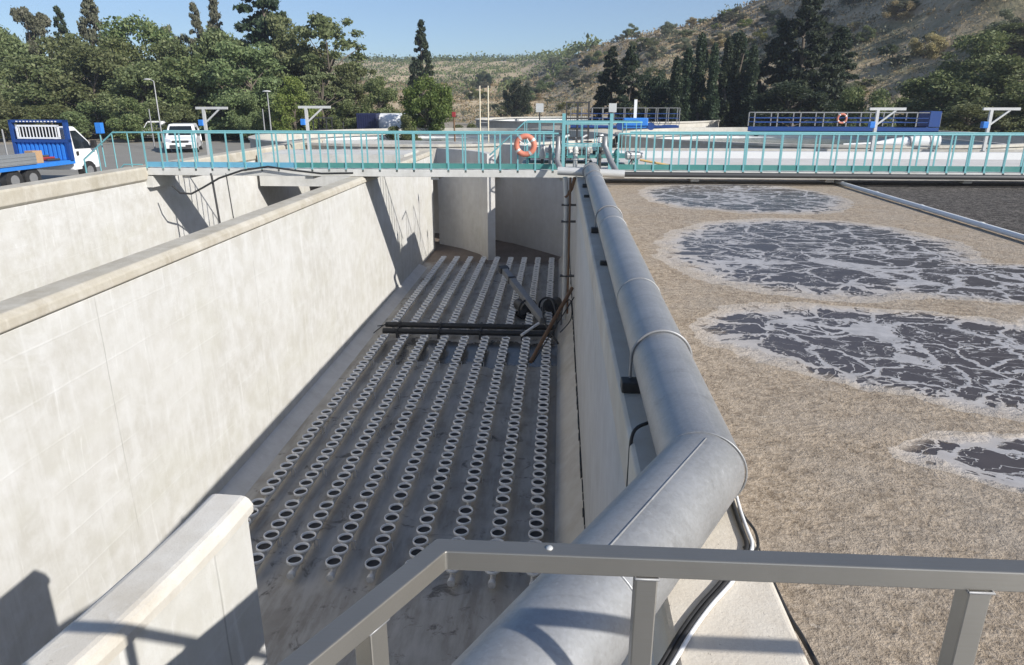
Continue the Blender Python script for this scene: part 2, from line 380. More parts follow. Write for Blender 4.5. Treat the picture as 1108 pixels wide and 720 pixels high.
    def mesh(s, name, mats):
        me = bpy.data.meshes.new(name); me.from_pydata([tuple(v) for v in s.v], [], s.f)
        for m in (mats if isinstance(mats, (list, tuple)) else [mats]): me.materials.append(m)
        me.polygons.foreach_set('material_index', s.mi); me.polygons.foreach_set('use_smooth', s.sm)
        me.update(); return me
    def build(s, name, mats, parent=None, bev=0, fix=True):
        me = s.mesh(name, mats)
        if fix:
            bm = bmesh.new(); bm.from_mesh(me); bmesh.ops.recalc_face_normals(bm, faces=bm.faces[:]); bm.to_mesh(me); bm.free()
        o = bpy.data.objects.new(name, me); COL.objects.link(o)
        if parent is not None: o.parent = parent
        if bev:
            m = o.modifiers.new('bevel', 'BEVEL'); m.width = bev; m.segments = 2; m.limit_method = 'ANGLE'; m.angle_limit = R(35)
        return o
def tag(o, label=None, cat=None, group=None, kind=None):
    if label: o['label'] = label
    if cat: o['category'] = cat
    if group: o['group'] = group
    if kind: o['kind'] = kind
    return o
def empty(name, loc=(0, 0, 0), rz=0, label=None, cat=None, group=None):
    o = bpy.data.objects.new(name, None); COL.objects.link(o); o.location = loc; o.rotation_euler = (0, 0, rz)
    o.empty_display_size = .2
    return tag(o, label, cat, group)
KIDS = {}
def copy_tree(o, parent=None):
    c = o.copy(); COL.objects.link(c)
    if parent is not None: c.parent = parent
    for ch in [k for k in bpy.data.objects if k.parent == o]: copy_tree(ch, c)
    return c

# ------------------------------------------------------------------ ground and hills
def lerp_tab(t, x):
    if x <= t[0][0]: return t[0][1]
    for (a, va), (b, vb) in zip(t, t[1:]):
        if x <= b: return va + (vb - va) * (x - a) / (b - a)
    return t[-1][1]
ELEV = [(-.6, .048), (-.27, .050), (-.06, .052), (0, .055), (.04, .066), (.09, .080), (.14, .090), (.19, .098), (.26, .124), (.33, .160), (.42, .205), (.60, .30), (.75, .40), (1.0, .49), (1.25, .47), (1.5, .22), (1.7, 0)]  # steep right end is an unseen ridge, raised to cast shade on the hillside
RIDGE = [(-.30, 430), (-.06, 430), (.03, 230), (.12, 175), (.35, 150), (.6, 135), (1.3, 120)]
FOOT = [(-.3, 150), (-.1, 120), (.05, 92), (.2, 84), (.5, 76), (1.0, 66), (1.5, 70)]
def height(x, y):
    r = math.hypot(x, y); az = math.atan2(x, y)
    if az < -1.4 or az > 1.7: return -1.5
    r1 = lerp_tab(RIDGE, az); r0 = lerp_tab(FOOT, az); H = 2 + lerp_tab(ELEV, az) * r1 + 1.5
    t = (r - r0) / (r1 - r0)
    if t <= 0: return -1.5
    if t < 1: k = t ** 1.15 * (1 - .0 * t)
    else: k = 1 + (t - 1) * .02
    n = noise.noise(Vector((x * .03, y * .03, 3))) * .08 + noise.noise(Vector((x * .09, y * .09, 8))) * .045 + noise.noise(Vector((x * .2, y * .2, 5))) * .018
    fade = max(0, min(1, (az + 1.4) * 3))
    return -1.5 + H * max(0, k + n * min(1, t * 4) * (1 if t < .85 else .45)) * fade
def axis(lo, hi, knots, steps):
    out = [lo]; v = lo
    while v < hi:
        step = steps[-1][1]
        for lim, st in steps:
            if abs(v) < lim: step = st; break
        nv = v + step
        for k in knots:
            if v < k - 1e-6 < nv or abs(nv - k) < step * .25 and v < k: nv = k; break
        v = min(nv, hi); out.append(v)
    return out
xs = axis(-420, 520, [-13.3, 1.0], [(70, 2.6), (160, 3.6), (300, 8), (999, 16)])
ys = axis(-120, 640, [-6, 40], [(70, 4), (190, 3.2), (320, 7), (999, 12)])
vs = [(x, y, height(x, y)) for y in ys for x in xs]; nx = len(xs); fs = []
for j in range(len(ys) - 1):
    for i in range(nx - 1):
        cx = (xs[i] + xs[i + 1]) / 2; cy = (ys[j] + ys[j + 1]) / 2
        if -13.3 < cx < 1.0 and -6 < cy < 40: continue
        a = j * nx + i; fs.append((a, a + 1, a + 1 + nx, a + nx))
g = MB(); g.add(vs, fs, 0, True)
tag(g.build('ground', ground_mat(), fix=False), kind='structure')
far = MB().add([(-2500, -2500, -3), (2500, -2500, -3), (2500, 2500, -3), (-2500, 2500, -3)], [(0, 1, 2, 3)])
# horizon sheet has the tank pit cut out as well
far = MB()
for a, b_ in (((-2500, -2500), (2500, -6.2)), ((-2500, 40.2), (2500, 2500)), ((-2500, -6.2), (-13.5, 40.2)), ((1.2, -6.2), (2500, 40.2))):
    far.add([(a[0], a[1], -3), (b_[0], a[1], -3), (b_[0], b_[1], -3), (a[0], b_[1], -3)], [(0, 1, 2, 3)])
tag(far.build('plain', ground_mat()), kind='structure')
# asphalt yard road
def asphalt():
    b = NB('worn_asphalt'); p = b.pos()
    c = b.mix(b.noise(p, .5, 5), (.19, .18, .16), (.27, .255, .22)); return b.fin(c, .9, 0, b.bump(b.noise(p, 60, 3), .2, .01))
rd = MB(); rd.add([(-48, 27, -1.49), (-15, 27, -1.49), (-13.4, 44, -1.49), (4, 66, -1.49), (-2, 74, -1.49), (-50, 58, -1.49)], [(0, 1, 2, 3, 4, 5)])
tag(rd.build('road', asphalt()), kind='structure')

# ------------------------------------------------------------------ the empty tank
FZ = -5.0
fl = MB(); fl.add([(-13.2, -6, FZ), (.9, -6, FZ), (.9, 39.5, FZ), (-13.2, 39.5, FZ)], [(0, 1, 2, 3)])
tag(fl.build('tank_floor', M_FLOOR), kind='structure')

def wall_run(name, label, prof, cope, p, q, mwall, mcope, cat='wall', hz=None):
    r = empty(name, (p[0], p[1], 0), 0, label, cat); P = Vector(p); Q = Vector(q)
    d = Q - P
    def shift(o): o.location = (0, 0, 0)
    m = MB(); m.extr(prof, (0, 0, 0), d, 0); m.build('wall_body', mwall, r, .012)
    if cope: c = MB(); c.extr(cope, (0, 0, 0), d, 0); c.build('coping', mcope, r, .015)
    return r
# a = sideways to the right of travel (+Y travel: +X)
w = wall_run('tank_wall', 'long pale sunlit concrete wall dividing the empty tanks, tan rounded coping on top',
         [(-.42, -5.05), (0, -5.05), (0, -.44), (-.42, -.44)], [(-.50, -.437), (-.50, -.28), (-.42, -.23), (-.03, -.23), (.045, -.29), (.055, -.40), (.0, -.437)],
         (-6.1, -6, 0), (-6.1, 34.2, 0), M_WALL, M_COPE)
hb = MB(); hb.add([(0, 0, -5.04), (.42, 0, -5.04), (.0, 0, -4.80), (0, 35.9, -5.04), (.42, 35.9, -5.04), (.0, 35.9, -4.80)], [(0, 1, 2), (3, 5, 4), (1, 4, 5, 2), (0, 2, 5, 3), (0, 3, 4, 1)])
o = hb.build('floor_fillet', M_WALL2, w); o.location = (.003, .2, 0)
wall_run('tank_wall', 'outermost pale concrete tank wall at the left with thick weathered coping, truck behind it',
         [(-.34, -5.05), (0, -5.05), (0, -.42), (-.34, -.42)], [(-.55, -.417), (-.55, .03), (.05, .03), (.07, -.03), (.07, -.34), (.0, -.417)],
         (-13.0, -6, 0), (-13.2, 40, 0), M_WALL, M_COPE)
rw = wall_run('tank_wall', 'shaded concrete wall between the empty tank and the foaming basin, carrying the big pipe',
         [(0, -5.05), (.5, -5.05), (.5, -.552), (.0, -.552)], [(-.03, -.55), (.52, -.55), (.52, -.16), (.50, -.14), (0, -.14), (-.03, -.16)],
         (.53, -6, 0), (.53, 33, 0), M_WALL2, M_TOP)
hb = MB(); hb.add([(0, 0, -5.04), (-.52, 0, -5.04), (0, 0, -4.45), (0, 38, -5.04), (-.52, 38, -5.04), (0, 38, -4.45)], [(0, 1, 2), (3, 5, 4), (1, 4, 5, 2), (0, 2, 5, 3), (0, 3, 4, 1)])
o = hb.build('floor_fillet', M_TOP, rw); o.location = (-.003, .2, 0)
rj_ = random.Random(4); m = MB()
for k in range(150):
    y_ = .3 + k * .25; w_ = rj_.uniform(.006, .028)
    m.box((-.012 - w_, y_, -4.475 - w_), (-.004, y_ + rj_.uniform(.15, .249), -4.44 + w_ * .6))
m.build('joint_sealant', M_BLACK, rw)
# far end of the tank
def poly_wall(name, label, pts, th, z0, z1, mat, cope=None):
    r = empty(name, (*pts[0], 0), 0, label, 'wall'); m = MB(); c = MB()
    P = [Vector((x - pts[0][0], y - pts[0][1], 0)) for x, y in pts]
    def offs(t):
        out = []
        for i, p in enumerate(P):
            d0 = (p - P[i - 1]).normalized() if i else (P[1] - p).normalized()
            d1 = (P[i + 1] - p).normalized() if i < len(P) - 1 else d0
            nrm = (d0 + d1).normalized().cross(Vector((0, 0, 1))); out.append(p + nrm * t)
        return out
    A = offs(th / 2); B = offs(-th / 2); n = len(P)
    loop = [(v.x, v.y) for v in A] + [(v.x, v.y) for v in B[::-1]]
    for i in range(n - 1):
        q = [(A[i].x, A[i].y), (A[i + 1].x, A[i + 1].y), (B[i + 1].x, B[i + 1].y), (B[i].x, B[i].y)]
        # side skins only, no inner faces
        for (a, b_) in ((A[i], A[i + 1]), (B[i + 1], B[i])):
            m.add([(a.x, a.y, z0), (b_.x, b_.y, z0), (b_.x, b_.y, z1), (a.x, a.y, z1)], [(0, 1, 2, 3)])
        m.add([(x, y, z1) for x, y in q], [(0, 1, 2, 3)])
    for i in (0, n - 1): m.add([(A[i].x, A[i].y, z0), (B[i].x, B[i].y, z0), (B[i].x, B[i].y, z1), (A[i].x, A[i].y, z1)], [(0, 1, 2, 3)])
    m.build('wall_body', mat, r)
    return r
poly_wall('guide_wall', 'curved shaded concrete guide wall with free end at the far end of the empty tank', [(-3.05, 31.9), (-3.6, 33.3), (-4.6, 34.6), (-6.0, 35.8)], .36, -5.0, -.2, M_WALL2)
poly_wall('end_wall', 'tall shaded end wall of the empty tank behind the hanging pipes', [(.6, 32.6), (-.6, 34.2), (-2.2, 36.2), (-4.5, 38.2), (-9, 39.6), (-13.1, 39.6)], .4, -5.0, -.05, M_WALL2)
# foreground guide wall with curved coping
GX, GY = -2.1, 4.11
bt = empty('curved_guide_wall', (GX, GY, 0), 0, 'bright curved concrete guide wall with tan lipped top at the lower left corner', 'wall')
inner = [(x * 1.288, y * 1.288) for x, y in ((-1.63, 3.19), (-1.645, 2.92), (-1.675, 2.64), (-1.73, 2.22), (-1.79, 1.89), (-1.88, 1.5), (-2.0, 1.13), (-2.22, .66), (-2.55, .2))]
def strip(pts, t0, t1):
    out0 = []; out1 = []; P = [Vector(p) for p in pts]
    for i, p in enumerate(P):
        d0 = (p - P[i - 1]).normalized() if i else (P[1] - p).normalized(); d1 = (P[i + 1] - p).normalized() if i < len(P) - 1 else d0
        tn = (d0 + d1).normalized(); nr = Vector((-tn.y, tn.x))   # travel towards -Y: nr points +X
        e_ = tn * (-abs(t0)) * 0
        out0.append(p + nr * t0); out1.append(p - nr * t1)
    return [(v.x - GX, v.y - GY) for v in out0 + out1[::-1]]
m = MB(); m.prism(strip(inner, -.015, .25), -5.02, -.577 - .152); m.build('wall_body', M_WALL, bt)
GT = -.577
prof_ = [(0.0, .262, GT - .151), (.022, .282, GT - .134), (.027, .29, GT - .075), (.012, .275, GT - .022), (-.012, .25, GT - .006), (-.04, .225, GT)]
rings = []
for t0, t1, z in prof_:
    L_ = strip(inner, t0, t1); rings.append([(x, y + (.02 if i in (0, len(L_) - 1) and z < GT - .03 else 0), z) for i, (x, y) in enumerate(L_)])
n = len(rings[0]); m = MB()
m.add([v for r_ in rings for v in r_], [(i * n + k, i * n + (k + 1) % n, (i + 1) * n + (k + 1) % n, (i + 1) * n + k) for i in range(5) for k in range(n)] + [tuple(range(5 * n, 6 * n)), tuple(range(n))[::-1]])
m.build('coping', M_COPE2, bt)

# ------------------------------------------------------------------ the foaming basin
wt = MB(); wt.add([(1.02, -6, -.4), (8.3, -6, -.4), (8.5, 23.75, -.4), (1.02, 23.75, -.4)], [(0, 1, 2, 3)])
tag(wt.build('water', water_mat()), kind='structure')
wt = MB(); wt.add([(8.3, -6, -.404), (30, -6, -.404), (30, 23.75, -.404), (8.5, 23.75, -.404)], [(0, 1, 2, 3)])
tag(wt.build('aerated_water', black_water()), kind='structure')
wall_run('basin_wall', 'low concrete rim wall of the foaming basin under the walkway', [(-.35, -5), (0, -5), (0, -.3), (-.35, -.3)], None, (1.06, 23.72, 0), (30, 23.72, 0), M_WALL2, None)
bm_ = MB(); bm_.tube([(8.27, 1, -.33), (8.36, 12, -.33), (8.46, 23.6, -.33)], .052, 14)
bo = empty('floating_boom', (0, 0, 0), 0, 'long white floating pipe separating beige foam from black churning water', 'boom')
bm_.build('float_pipe', paint('matt_white_plastic', (.84, .84, .82), .85, 0, .15, 2), bo)
m = MB()
for k in range(9): yy = 2 + k * 2.5; m.tube([(8.275 + .009 * yy, yy, -.33), (8.275 + .009 * yy, yy + .1, -.33)], .058, 14)
m.build('coupling', M_LIGHTG, bo)

# ------------------------------------------------------------------ big pipe
bp = empty('air_pipe', (.8, 3.4, .1), 0, 'fat galvanised pipe running along the wall top and bending to lower left', 'pipe')
def rel(o, pts): return [tuple(Vector(p) - Vector(o)) for p in pts]
O = (.8, 3.4, .1); RP = .217
m = MB(); m.tube(rel(O, [(.92, 20.7, .05), (.80, 3.4, .12)]), RP, 48); 
m = MB(); m.tube(rel(O, [(.92, 20.9, .06), (.86, 12, .09), (.80, 3.42, .12), (.02, 2.07, .12), (-.40, 1.34, .12), (-.42, 1.30, -.6), (-.42, 1.3, -5)]), RP, 48, cap=False)
po = m.build('pipe_body', M_GALV, bp)
mod = po.modifiers.new('b', 'BEVEL'); mod.width = .05; mod.segments = 4; mod.limit_method = 'ANGLE'; mod.angle_limit = R(12)
# welds
def ringweld(c, d, r=RP + .0015, t=.006, name='weld'):
    d = Vector(d).normalized(); Mx = d.to_track_quat('Z', 'Y').to_matrix().to_4x4()
    m = MB(); m.torus(Vector(c) - Vector(O), r, t, Mx, 48, 6); return m.build(name, M_GALV, bp)
dl = Vector((-.78, -1.35, 0)).normalized()
for yy in (17.6, 11.0, 6.9): ringweld((.80 + (yy - 3.4) * .0069, yy, .12 - (yy - 3.4) * .0035), (.0069, 1, 0))
ringweld(Vector((.80, 3.42, .12)) + dl * 1.28, dl)
d_s = (Vector((.0069, 1, 0)).normalized() - dl).normalized()
m = MB(); pc = Vector((.80, 3.42, .12)) - Vector(O); nn = 48; pts = []
dA = Vector((-.0069, -1, 0)).normalized(); tt = (dA + dl).normalized(); a_ = dA.cross(Vector((0, 0, 1))); 
for k in range(nn + 1):
    an = 2 * math.pi * k / nn; o_ = (a_ * math.cos(an) + Vector((0, 0, 1)) * math.sin(an)) * (RP + .002); o_ = o_ - dA * (o_.dot(tt) / dA.dot(tt)); pts.append(pc + o_)
m.tube(pts, .006, 6, cap=False); m.build('weld', M_GALV, bp)
sd_ = dl.cross(Vector((0, 0, 1))); off = (Vector((0, 0, 1)) * .97 + sd_ * -.10).normalized() * (RP + .001)
sm_ = MB(); sm_.tube([pc + dl * .06 + off, pc + dl * 1.27 + off], .0045, 6); sm_.build('weld', M_GALV, bp)
# pipe clamps + blocks on the wall top
for i, yy in enumerate((18.8, 12.1, 5.15)):
    xx = .80 + (yy - 3.4) * .0069; zz = .12 - (yy - 3.4) * .0035
    m = MB(); Mx = Matrix.Rotation(R(90), 4, 'X')
    m.torus(Vector((xx, yy, zz)) - Vector(O), RP + .012, .011, Mx, 40, 8, 0, R(-8), R(188))
    cl = m.build('pipe_clamp', M_GREY, bp)
    m = MB(); m.tube([Vector((xx - RP - .012, yy, zz - .03)) - Vector(O), Vector((xx - RP - .012, yy, -.09)) - Vector(O)], .011, 8); m.build('threaded_rod', M_GREY, cl)
    m = MB(); m.box((xx - .30 - O[0], yy - .11 - O[1], -.138 - O[2]), (xx - .12 - O[0], yy + .03 - O[1], -.05 - O[2])); m.build('support_block', M_BLACK, bp, .01)
for yy in (16.7, 9.5):
    m = MB(); m.box((-.22, yy - O[1], -.138 - O[2]), (-.09, yy + .08 - O[1], -.08 - O[2])); m.build('support_block', M_BLACK, bp, .01)

# header pipe and thin pipe along the walkway
hp = empty('header_pipe', (.9, 21.2, 0), 0, 'pale cross pipe at the far end of the fat pipe with angled risers', 'pipe')
m = MB(); m.tube([(-.95, .1, .05), (1.0, -.1, -.02)], .12, 20); m.build('pipe_body', M_LIGHTG, hp)
m = MB(); m.tube([(-.86, .1, .06), (-.98, .5, .3), (-.95, .95, .75), (-.95, .95, 1.0)], .085, 14); m.build('riser', M_GREY, hp)
m = MB(); m.tube([(.78, -.05, .02), (.62, .45, .3), (.45, .9, .72), (.45, .9, 1.0)], .085, 14); m.build('riser', M_GREY, hp)
m = MB(); m.tube([(.02, -.32, .05), (.03, .02, .05)], .26, 28); m.build('flange', M_GREY, hp)
m = MB(); m.tube([(1.9, 21.6, -.07), (11, 21.6, -.09), (25, 21.6, -.10)], .075, 14)
tag(m.build('feed_pipe', M_DARK), 'thin dark pipe running along the walkway edge just above the foam', 'pipe')

# ------------------------------------------------------------------ walkway and railings
wk = empty('walkway', (0, 22, 0), 0, 'narrow concrete walkway bridging the tanks between two turquoise railings', 'walkway')
m = MB(); m.box((-13.2, -.06, -.22), (26, 1.25, 0)); m.build('slab', M_DECK, wk, .01)
m = MB()
for xx in range(-12, 26, 4): m.box((xx, .1, -.32), (xx + .25, 1.1, -.22))
m.build('rib', M_WALL2, wk)
def railing(y, x0, x1, name, label, toe, mat, matp, toe_mats, sp=.535, h=1.08, z=0, skip=None, tops=.029):
    r = empty(name, (x0, y, z), 0, label, 'railing'); L = x1 - x0
    m = MB(); m.tube([(0, 0, h), (L * .5, 0, h - .004), (L, 0, h)], tops, 10); m.build('top_rail', mat, r)
    if toe: 
        L1 = min(L, 7 - x0) if x0 < 0 else L
        cut = max(0, min(L, -8.2 - x0))
        if cut > 0:
            m = MB(); m.box((0, -.012, .03), (cut, .0, .19)); m.build('toe_board', toe_mats[0], r)
        if cut < L:
            m = MB(); m.box((cut, -.012, .03), (L, .0, .19)); m.build('toe_board', toe_mats[1], r)
    n = int(L / sp); pm = None
    for k in range(n + 1):
        xx = k * sp
        if pm is None:
            m = MB(); m.box((-.024, -.035, -.05), (.024, -.013, h - .01)); m.box((-.032, -.06, -.08), (.032, -.036, .03)); po = m.build('post', matp, r); pm = po
        else:
            po = pm.copy(); COL.objects.link(po); po.parent = r
        po.location = (xx, 0, 0)
    return r
railing(22.0, -13.05, -.05, 'walkway_railing', 'near turquoise railing over the empty tank carrying the orange life ring', True, M_CYAN, M_CYAN, (M_BLUEP, M_TEAL))
railing(22.0, 1.75, 24, 'walkway_railing', 'near turquoise railing above the foaming basin, right of the valve group', True, M_CYAN, M_CYAN, (M_BLUEP, M_TEAL))
railing(23.15, -13.0, -.2, 'walkway_railing', 'far turquoise railing of the walkway, behind the orange life ring', False, M_CYAN, M_CYAN, (M_CYAN, M_CYAN), .52)
railing(23.15, 2.2, 25, 'walkway_railing', 'far turquoise railing of the walkway, right of the valve group', False, M_CYAN, M_CYAN, (M_CYAN, M_CYAN), .52)
# left access steps rail
sr = empty('stair_handrail', (-13.1, 22, 0), 0, 'sloping turquoise handrail at the left end of the walkway by the truck', 'handrail')
m = MB(); m.tube([(.1, 0, 1.08), (-.9, 0, 1.08), (-2.0, 0, .25), (-2.0, 0, -.45)], .026, 10); m.build('handrail', M_CYAN, sr)
for xx, z1 in ((-.45, 1.08), (-.95, 1.06), (-1.5, .62)):
    m = MB(); m.tube([(xx, 0, -.3), (xx, 0, z1)], .018, 8); m.build('post', M_CYAN, sr)
m = MB(); m.tube([(-.1, 0, .1), (-.7, 0, .1), (-1.0, 0, -.15), (-1.1, 0, -.6)], .02, 8); m.build('knee_rail', M_CYAN, sr)
m = MB(); m.box((-1.4, -.1, -.6), (.2, 1.3, -.25)); m.box((-1.9, -.1, -1.0), (-1.4, 1.3, -.6)); m.box((-2.4, -.1, -1.48), (-1.9, 1.3, -1.0)); m.build('step', M_DECK, sr)
p = at(107, 139, 22.3)
sb = empty('signal_box', tuple(p), 0, 'small blue box on a post at the left end of the railing', 'box')
m = MB(); m.box((-.09, -.06, -.16), (.11, .1, .17)); m.build('box_body', M_BRIGHTB, sb, .01)
m = MB(); m.tube([(0, 0, -.16), (0, .0, -1.2)], .02, 8); m.build('post', M_CYAN, sb)

def life_ring(loc, rad, tube, label, rope=True):
    r = empty('life_ring', loc, 0, label, 'life ring')
    Mx = Matrix.Rotation(R(90), 4, 'X'); m = MB(); m.torus((0, 0, 0), rad, tube, Mx, 36, 14); m.build('ring', M_ORANGE, r)
    for k in range(4):
        a = k * math.pi / 2 + .6; m = MB()
        Mk = Mx; m.torus((0, 0, 0), rad, tube * 1.05, Mx, 4, 12, 0, a - .12, a + .12); m.build('band', M_LIGHTG if rope else M_WHITE, r)
    if rope:
        pts = [Vector((math.cos(t) * rad * .7 - .02, -tube * .6, math.sin(t) * rad * .55 + .03 * math.sin(3 * t))) for t in [math.pi * .75 + i * .35 for i in range(9)]]
        m = MB(); m.tube([(-rad * .65, -.07, rad * .5), (0, -.09, 0), (rad * .45, -.07, rad * .3), (rad * .2, -.08, rad * .75)], .014, 6); m.build('rope', M_WHITE, r)
    return r
p = at(568.5, 157.5, 21.93); life_ring(tuple(p), .265, .085, 'faded orange life ring hanging on the near turquoise railing')

# ------------------------------------------------------------------ valve and pump group in the middle
fr = empty('lifting_frame', (.9, 22.1, 0), 0, 'turquoise frame of two tall posts and crossbars behind the end of the fat pipe', 'frame')
for xx in (-.80, .62):
    m = MB(); m.box((xx - .05, -.05, -.1), (xx + .05, .05, 1.66)); m.build('post', M_CYAN, fr, .004)
for zz, r_ in ((1.36, .028), (.72, .02), (.78, .02)):
    m = MB(); m.bar((-.75, 0, zz), (.57, 0, zz), .03, .04); m.build('crossbar', M_CYAN, fr)
for xx in (-.1, .25):
    m = MB(); m.box((xx - .015, -.06, 0), (xx + .015, -.03, .72)); m.build('upright', M_CYAN, fr)
pdk = MB(); pdk.box((-1.3, 23.4, -.30), (1.15, 26.4, -.02)); tag(pdk.build('equipment_slab', M_DECK), 'concrete slab carrying the valve group at the far side of the walkway', 'slab')
up = empty('raised_platform', (.5, 25.2, 0), 0, 'raised steel platform with turquoise guard rail behind the valve group', 'platform')
m = MB(); m.box((-1.7, -.7, .18), (2.2, .9, .24)); m.build('deck', M_TEAL, up)
m = MB()
for xx in (-1.6, 2.1):
    for yy in (-.6, .8): m.box((xx - .04, yy - .04, -.02 if xx < 0 else -.1), (xx + .04, yy + .04, .16))
m.build('leg', M_TEAL, up)
m = MB(); m.tube([(-2.9, -.6, .25), (-1.7, -.6, 1.34), (2.2, -.6, 1.34), (2.2, .9, 1.34), (-1.7, .9, 1.34)], .025, 8); m.build('guard_rail', M_CYAN, up)
for k in range(9):
    for yy in (-.6, .9):
        m = MB(); m.box((-1.7 + k * .485 - .014, yy - .014, .24), (-1.7 + k * .485 + .014, yy + .014, 1.33)); m.build('post', M_CYAN, up)
def valve(x, y, z, h, label, wheel_r=.13, ang=0, mw=None, mb=None):
    r = empty('valve', (x, y, z), ang, label, 'valve'); mb = mb or M_GREY
    m = MB(); m.tube([(0, 0, -.1), (0, 0, h * .5)], .07, 14); m.tube([(0, 0, h * .30), (0, 0, h * .33)], .115, 16); m.tube([(0, 0, h * .5), (0, 0, h * .53)], .115, 16)
    m.lathe([(.08, h * .53), (.10, h * .6), (.06, h * .72), (.03, h * .76)], 14); m.build('valve_body', mb, r)
    m = MB(); m.tube([(0, 0, h * .7), (0, 0, h)], .016, 8); m.build('stem', M_LIGHTG, r)
    m = MB(); m.torus((0, 0, h * .93), wheel_r, .016, None, 22, 6)
    for k in range(4): a = k * math.pi / 2; m.tube([(0, 0, h * .93), (wheel_r * math.cos(a), wheel_r * math.sin(a), h * .93)], .01, 6)
    m.build('handwheel', mw or M_BLACK, r); return r
valve(-.28, 22.5, 0, 1.0, 'grey valve with black handwheel left of the turquoise frame, nearest the life ring')
valve(.12, 22.7, 0, 1.12, 'dark valve with handwheel just left of the first tall frame post', .12, .4, None, M_DARK)
valve(.48, 22.55, 0, .95, 'pale grey valve between the tall posts, left one', .10, .2, M_DARK, M_LIGHTG)
valve(.86, 22.75, 0, .88, 'grey valve between the tall posts, middle one', .12, .2)
valve(1.22, 22.6, 0, 1.05, 'dark valve between the tall posts, right one', .11, .8, None, M_DARK)
valve(1.75, 22.5, 0, .8, 'small turquoise valve just right of the second tall post', .1, 0, M_DARK, M_TEAL)
pm = empty('pump_motor', (2.25, 22.55, 0), .3, 'grey electric motor on a tripod foot right of the valve group', 'motor')
m = MB(); m.tube([(-.22, 0, .42), (.20, 0, .42)], .12, 18); m.tube([(.2, 0, .42), (.3, 0, .42)], .09, 14)
m.build('motor_body', M_LIGHTG, pm)
m = MB()
for k in range(10): a = k * math.pi / 5; m.bar((-.2, .12 * math.cos(a), .42 + .12 * math.sin(a)), (.18, .12 * math.cos(a), .42 + .12 * math.sin(a)), .012, .03)
m.build('cooling_fin', M_GREY, pm)
for a in (0, 2.1, 4.2): m = MB(); m.tube([(0, 0, .34), (.22 * math.cos(a), .22 * math.sin(a), 0)], .018, 6); m.build('leg', M_DARK, pm)
m = MB(); m.tube([(2.45, 22.3, .30), (3.9, 22.35, .04)], .035, 8); tag(m.build('wooden_pole', M_YEL), 'ochre pole leaning by the railing right of the grey motor', 'pole')
cb = empty('pump_unit', (-.55, 22.75, 0), 0, 'pale pump head beside the life ring behind the near railing', 'pump')  # small pump head on a riser
m = MB(); m.lathe([(.0, .28), (.09, .28), (.11, .4), (.07, .55), (.1, .66), (.05, .72), (0, .72)], 16); m.build('pump_head', M_LIGHTG, cb)
m = MB(); m.tube([(0, 0, 0), (0, 0, .28)], .05, 10); m.build('riser', M_DARK, cb)
# compressor-like bits on raised platform
for i, (xx, col, lab) in enumerate(((.1, M_LIGHTG, 'pale ribbed pump on the raised platform, left one'), (.75, M_GREY, 'grey ribbed pump on the raised platform, middle one'), (1.35, M_WHITE, 'white ribbed pump on the raised platform, right one'))):
    r = empty('pump', (xx, 25.3, .26), .3 * i, lab, 'pump')
    m = MB(); m.tube([(-.2, 0, .25), (.2, 0, .25)], .14, 16); m.build('pump_body', col, r)
    m = MB(); m.box((-.18, -.12, 0), (.18, .12, .12)); m.build('base', M_DARK, r)
    m = MB(); m.tube([(0, 0, .35), (0, 0, .55), (.2, .1, .62)], .05, 10); m.build('outlet', col, r)
# signs on posts
for px, lab in ((584, 'small pale square sign on a post above the life ring'), (663, 'small pale square sign on a post near the tall frame')):
    p = at(px, 117, 27.0); r = empty('post_sign', (p.x, p.y, p.z), 0, lab, 'sign')
    m = MB(); m.box((-.14, -.012, -.15), (.14, .012, .16)); m.build('sign_plate', M_LIGHTG, r)
    m = MB(); m.tube([(0, .03, .1), (0, .03, -1.9)], .025, 8); m.build('post', M_DARK, r)
# dark cage behind
p = at(625, 122, 30); r = empty('wire_cage', (p.x, p.y, -1.5), 0, 'dark open cage structure standing behind the valve group', 'cage')
m = MB(); z0, z1 = 0, p.z + 1.9
for xx in (-.45, 0, .45):
    for yy in (-.35, .35): m.box((xx - .025, yy - .025, 0), (xx + .025, yy + .025, z1))
for zz in (z1, z1 * .82, z1 * .6):
    for yy in (-.35, .35): m.box((-.45, yy - .02, zz - .03), (.45, yy + .02, zz + .02))
    for xx in (-.45, .45): m.box((xx - .02, -.35, zz - .03), (xx + .02, .35, zz + .02))
m.build('cage_frame', M_DARK, r)
m = MB()
for k in range(12): m.box((-.45 + k * .08, -.352, z1 * .62), (-.44 + k * .08, -.348, z1))
m.build('mesh', M_DARK, r)

# ------------------------------------------------------------------ draped hose, poles, cables in the tank
m = MB(); pts = [onz(0, 0, 0)] ; pts = [at(x, y, 21.8) for x, y in ((186, 201), (195, 209), (207, 210), (220, 203), (237, 193), (262, 184.5), (290, 180.5), (318, 184.5), (348, 188), (382, 187.5))]
m.tube(pts, .03, 8); tag(m.build('black_hose', M_BLACK), 'black hose draped along the walkway edge and sagging over the left tank', 'hose')
for px, py, w, lab in ((229, 240, .035, 'thicker dark upright tube below the walkway in the left tank'), (245, 240, .018, 'thinner dark upright tube below the walkway in the left tank')):
    p = at(px, 192, 21.95); m = MB(); m.tube([(p.x, p.y, -.15), (p.x + .15, p.y + .15, -4.9)], w, 8); tag(m.build('dark_tube', M_DARK), lab, 'pole')  # plain dark tubes from the walkway down to the tank floor
vp = empty('guide_rail', (.22, 21.4, 0), 0, 'grey and rusty vertical guide tubes on the right wall below the pipe end', 'guide rail')
m = MB(); m.tube([(-.05, 0, -.15), (.0, .1, -.8), (.02, .1, -4.6)], .075, 12); m.build('guide_tube', M_LIGHTG, vp)
m = MB(); m.tube([(.11, .0, -.15), (.12, .05, -4.4)], .03, 10); m.build('guide_tube', M_RUST, vp)
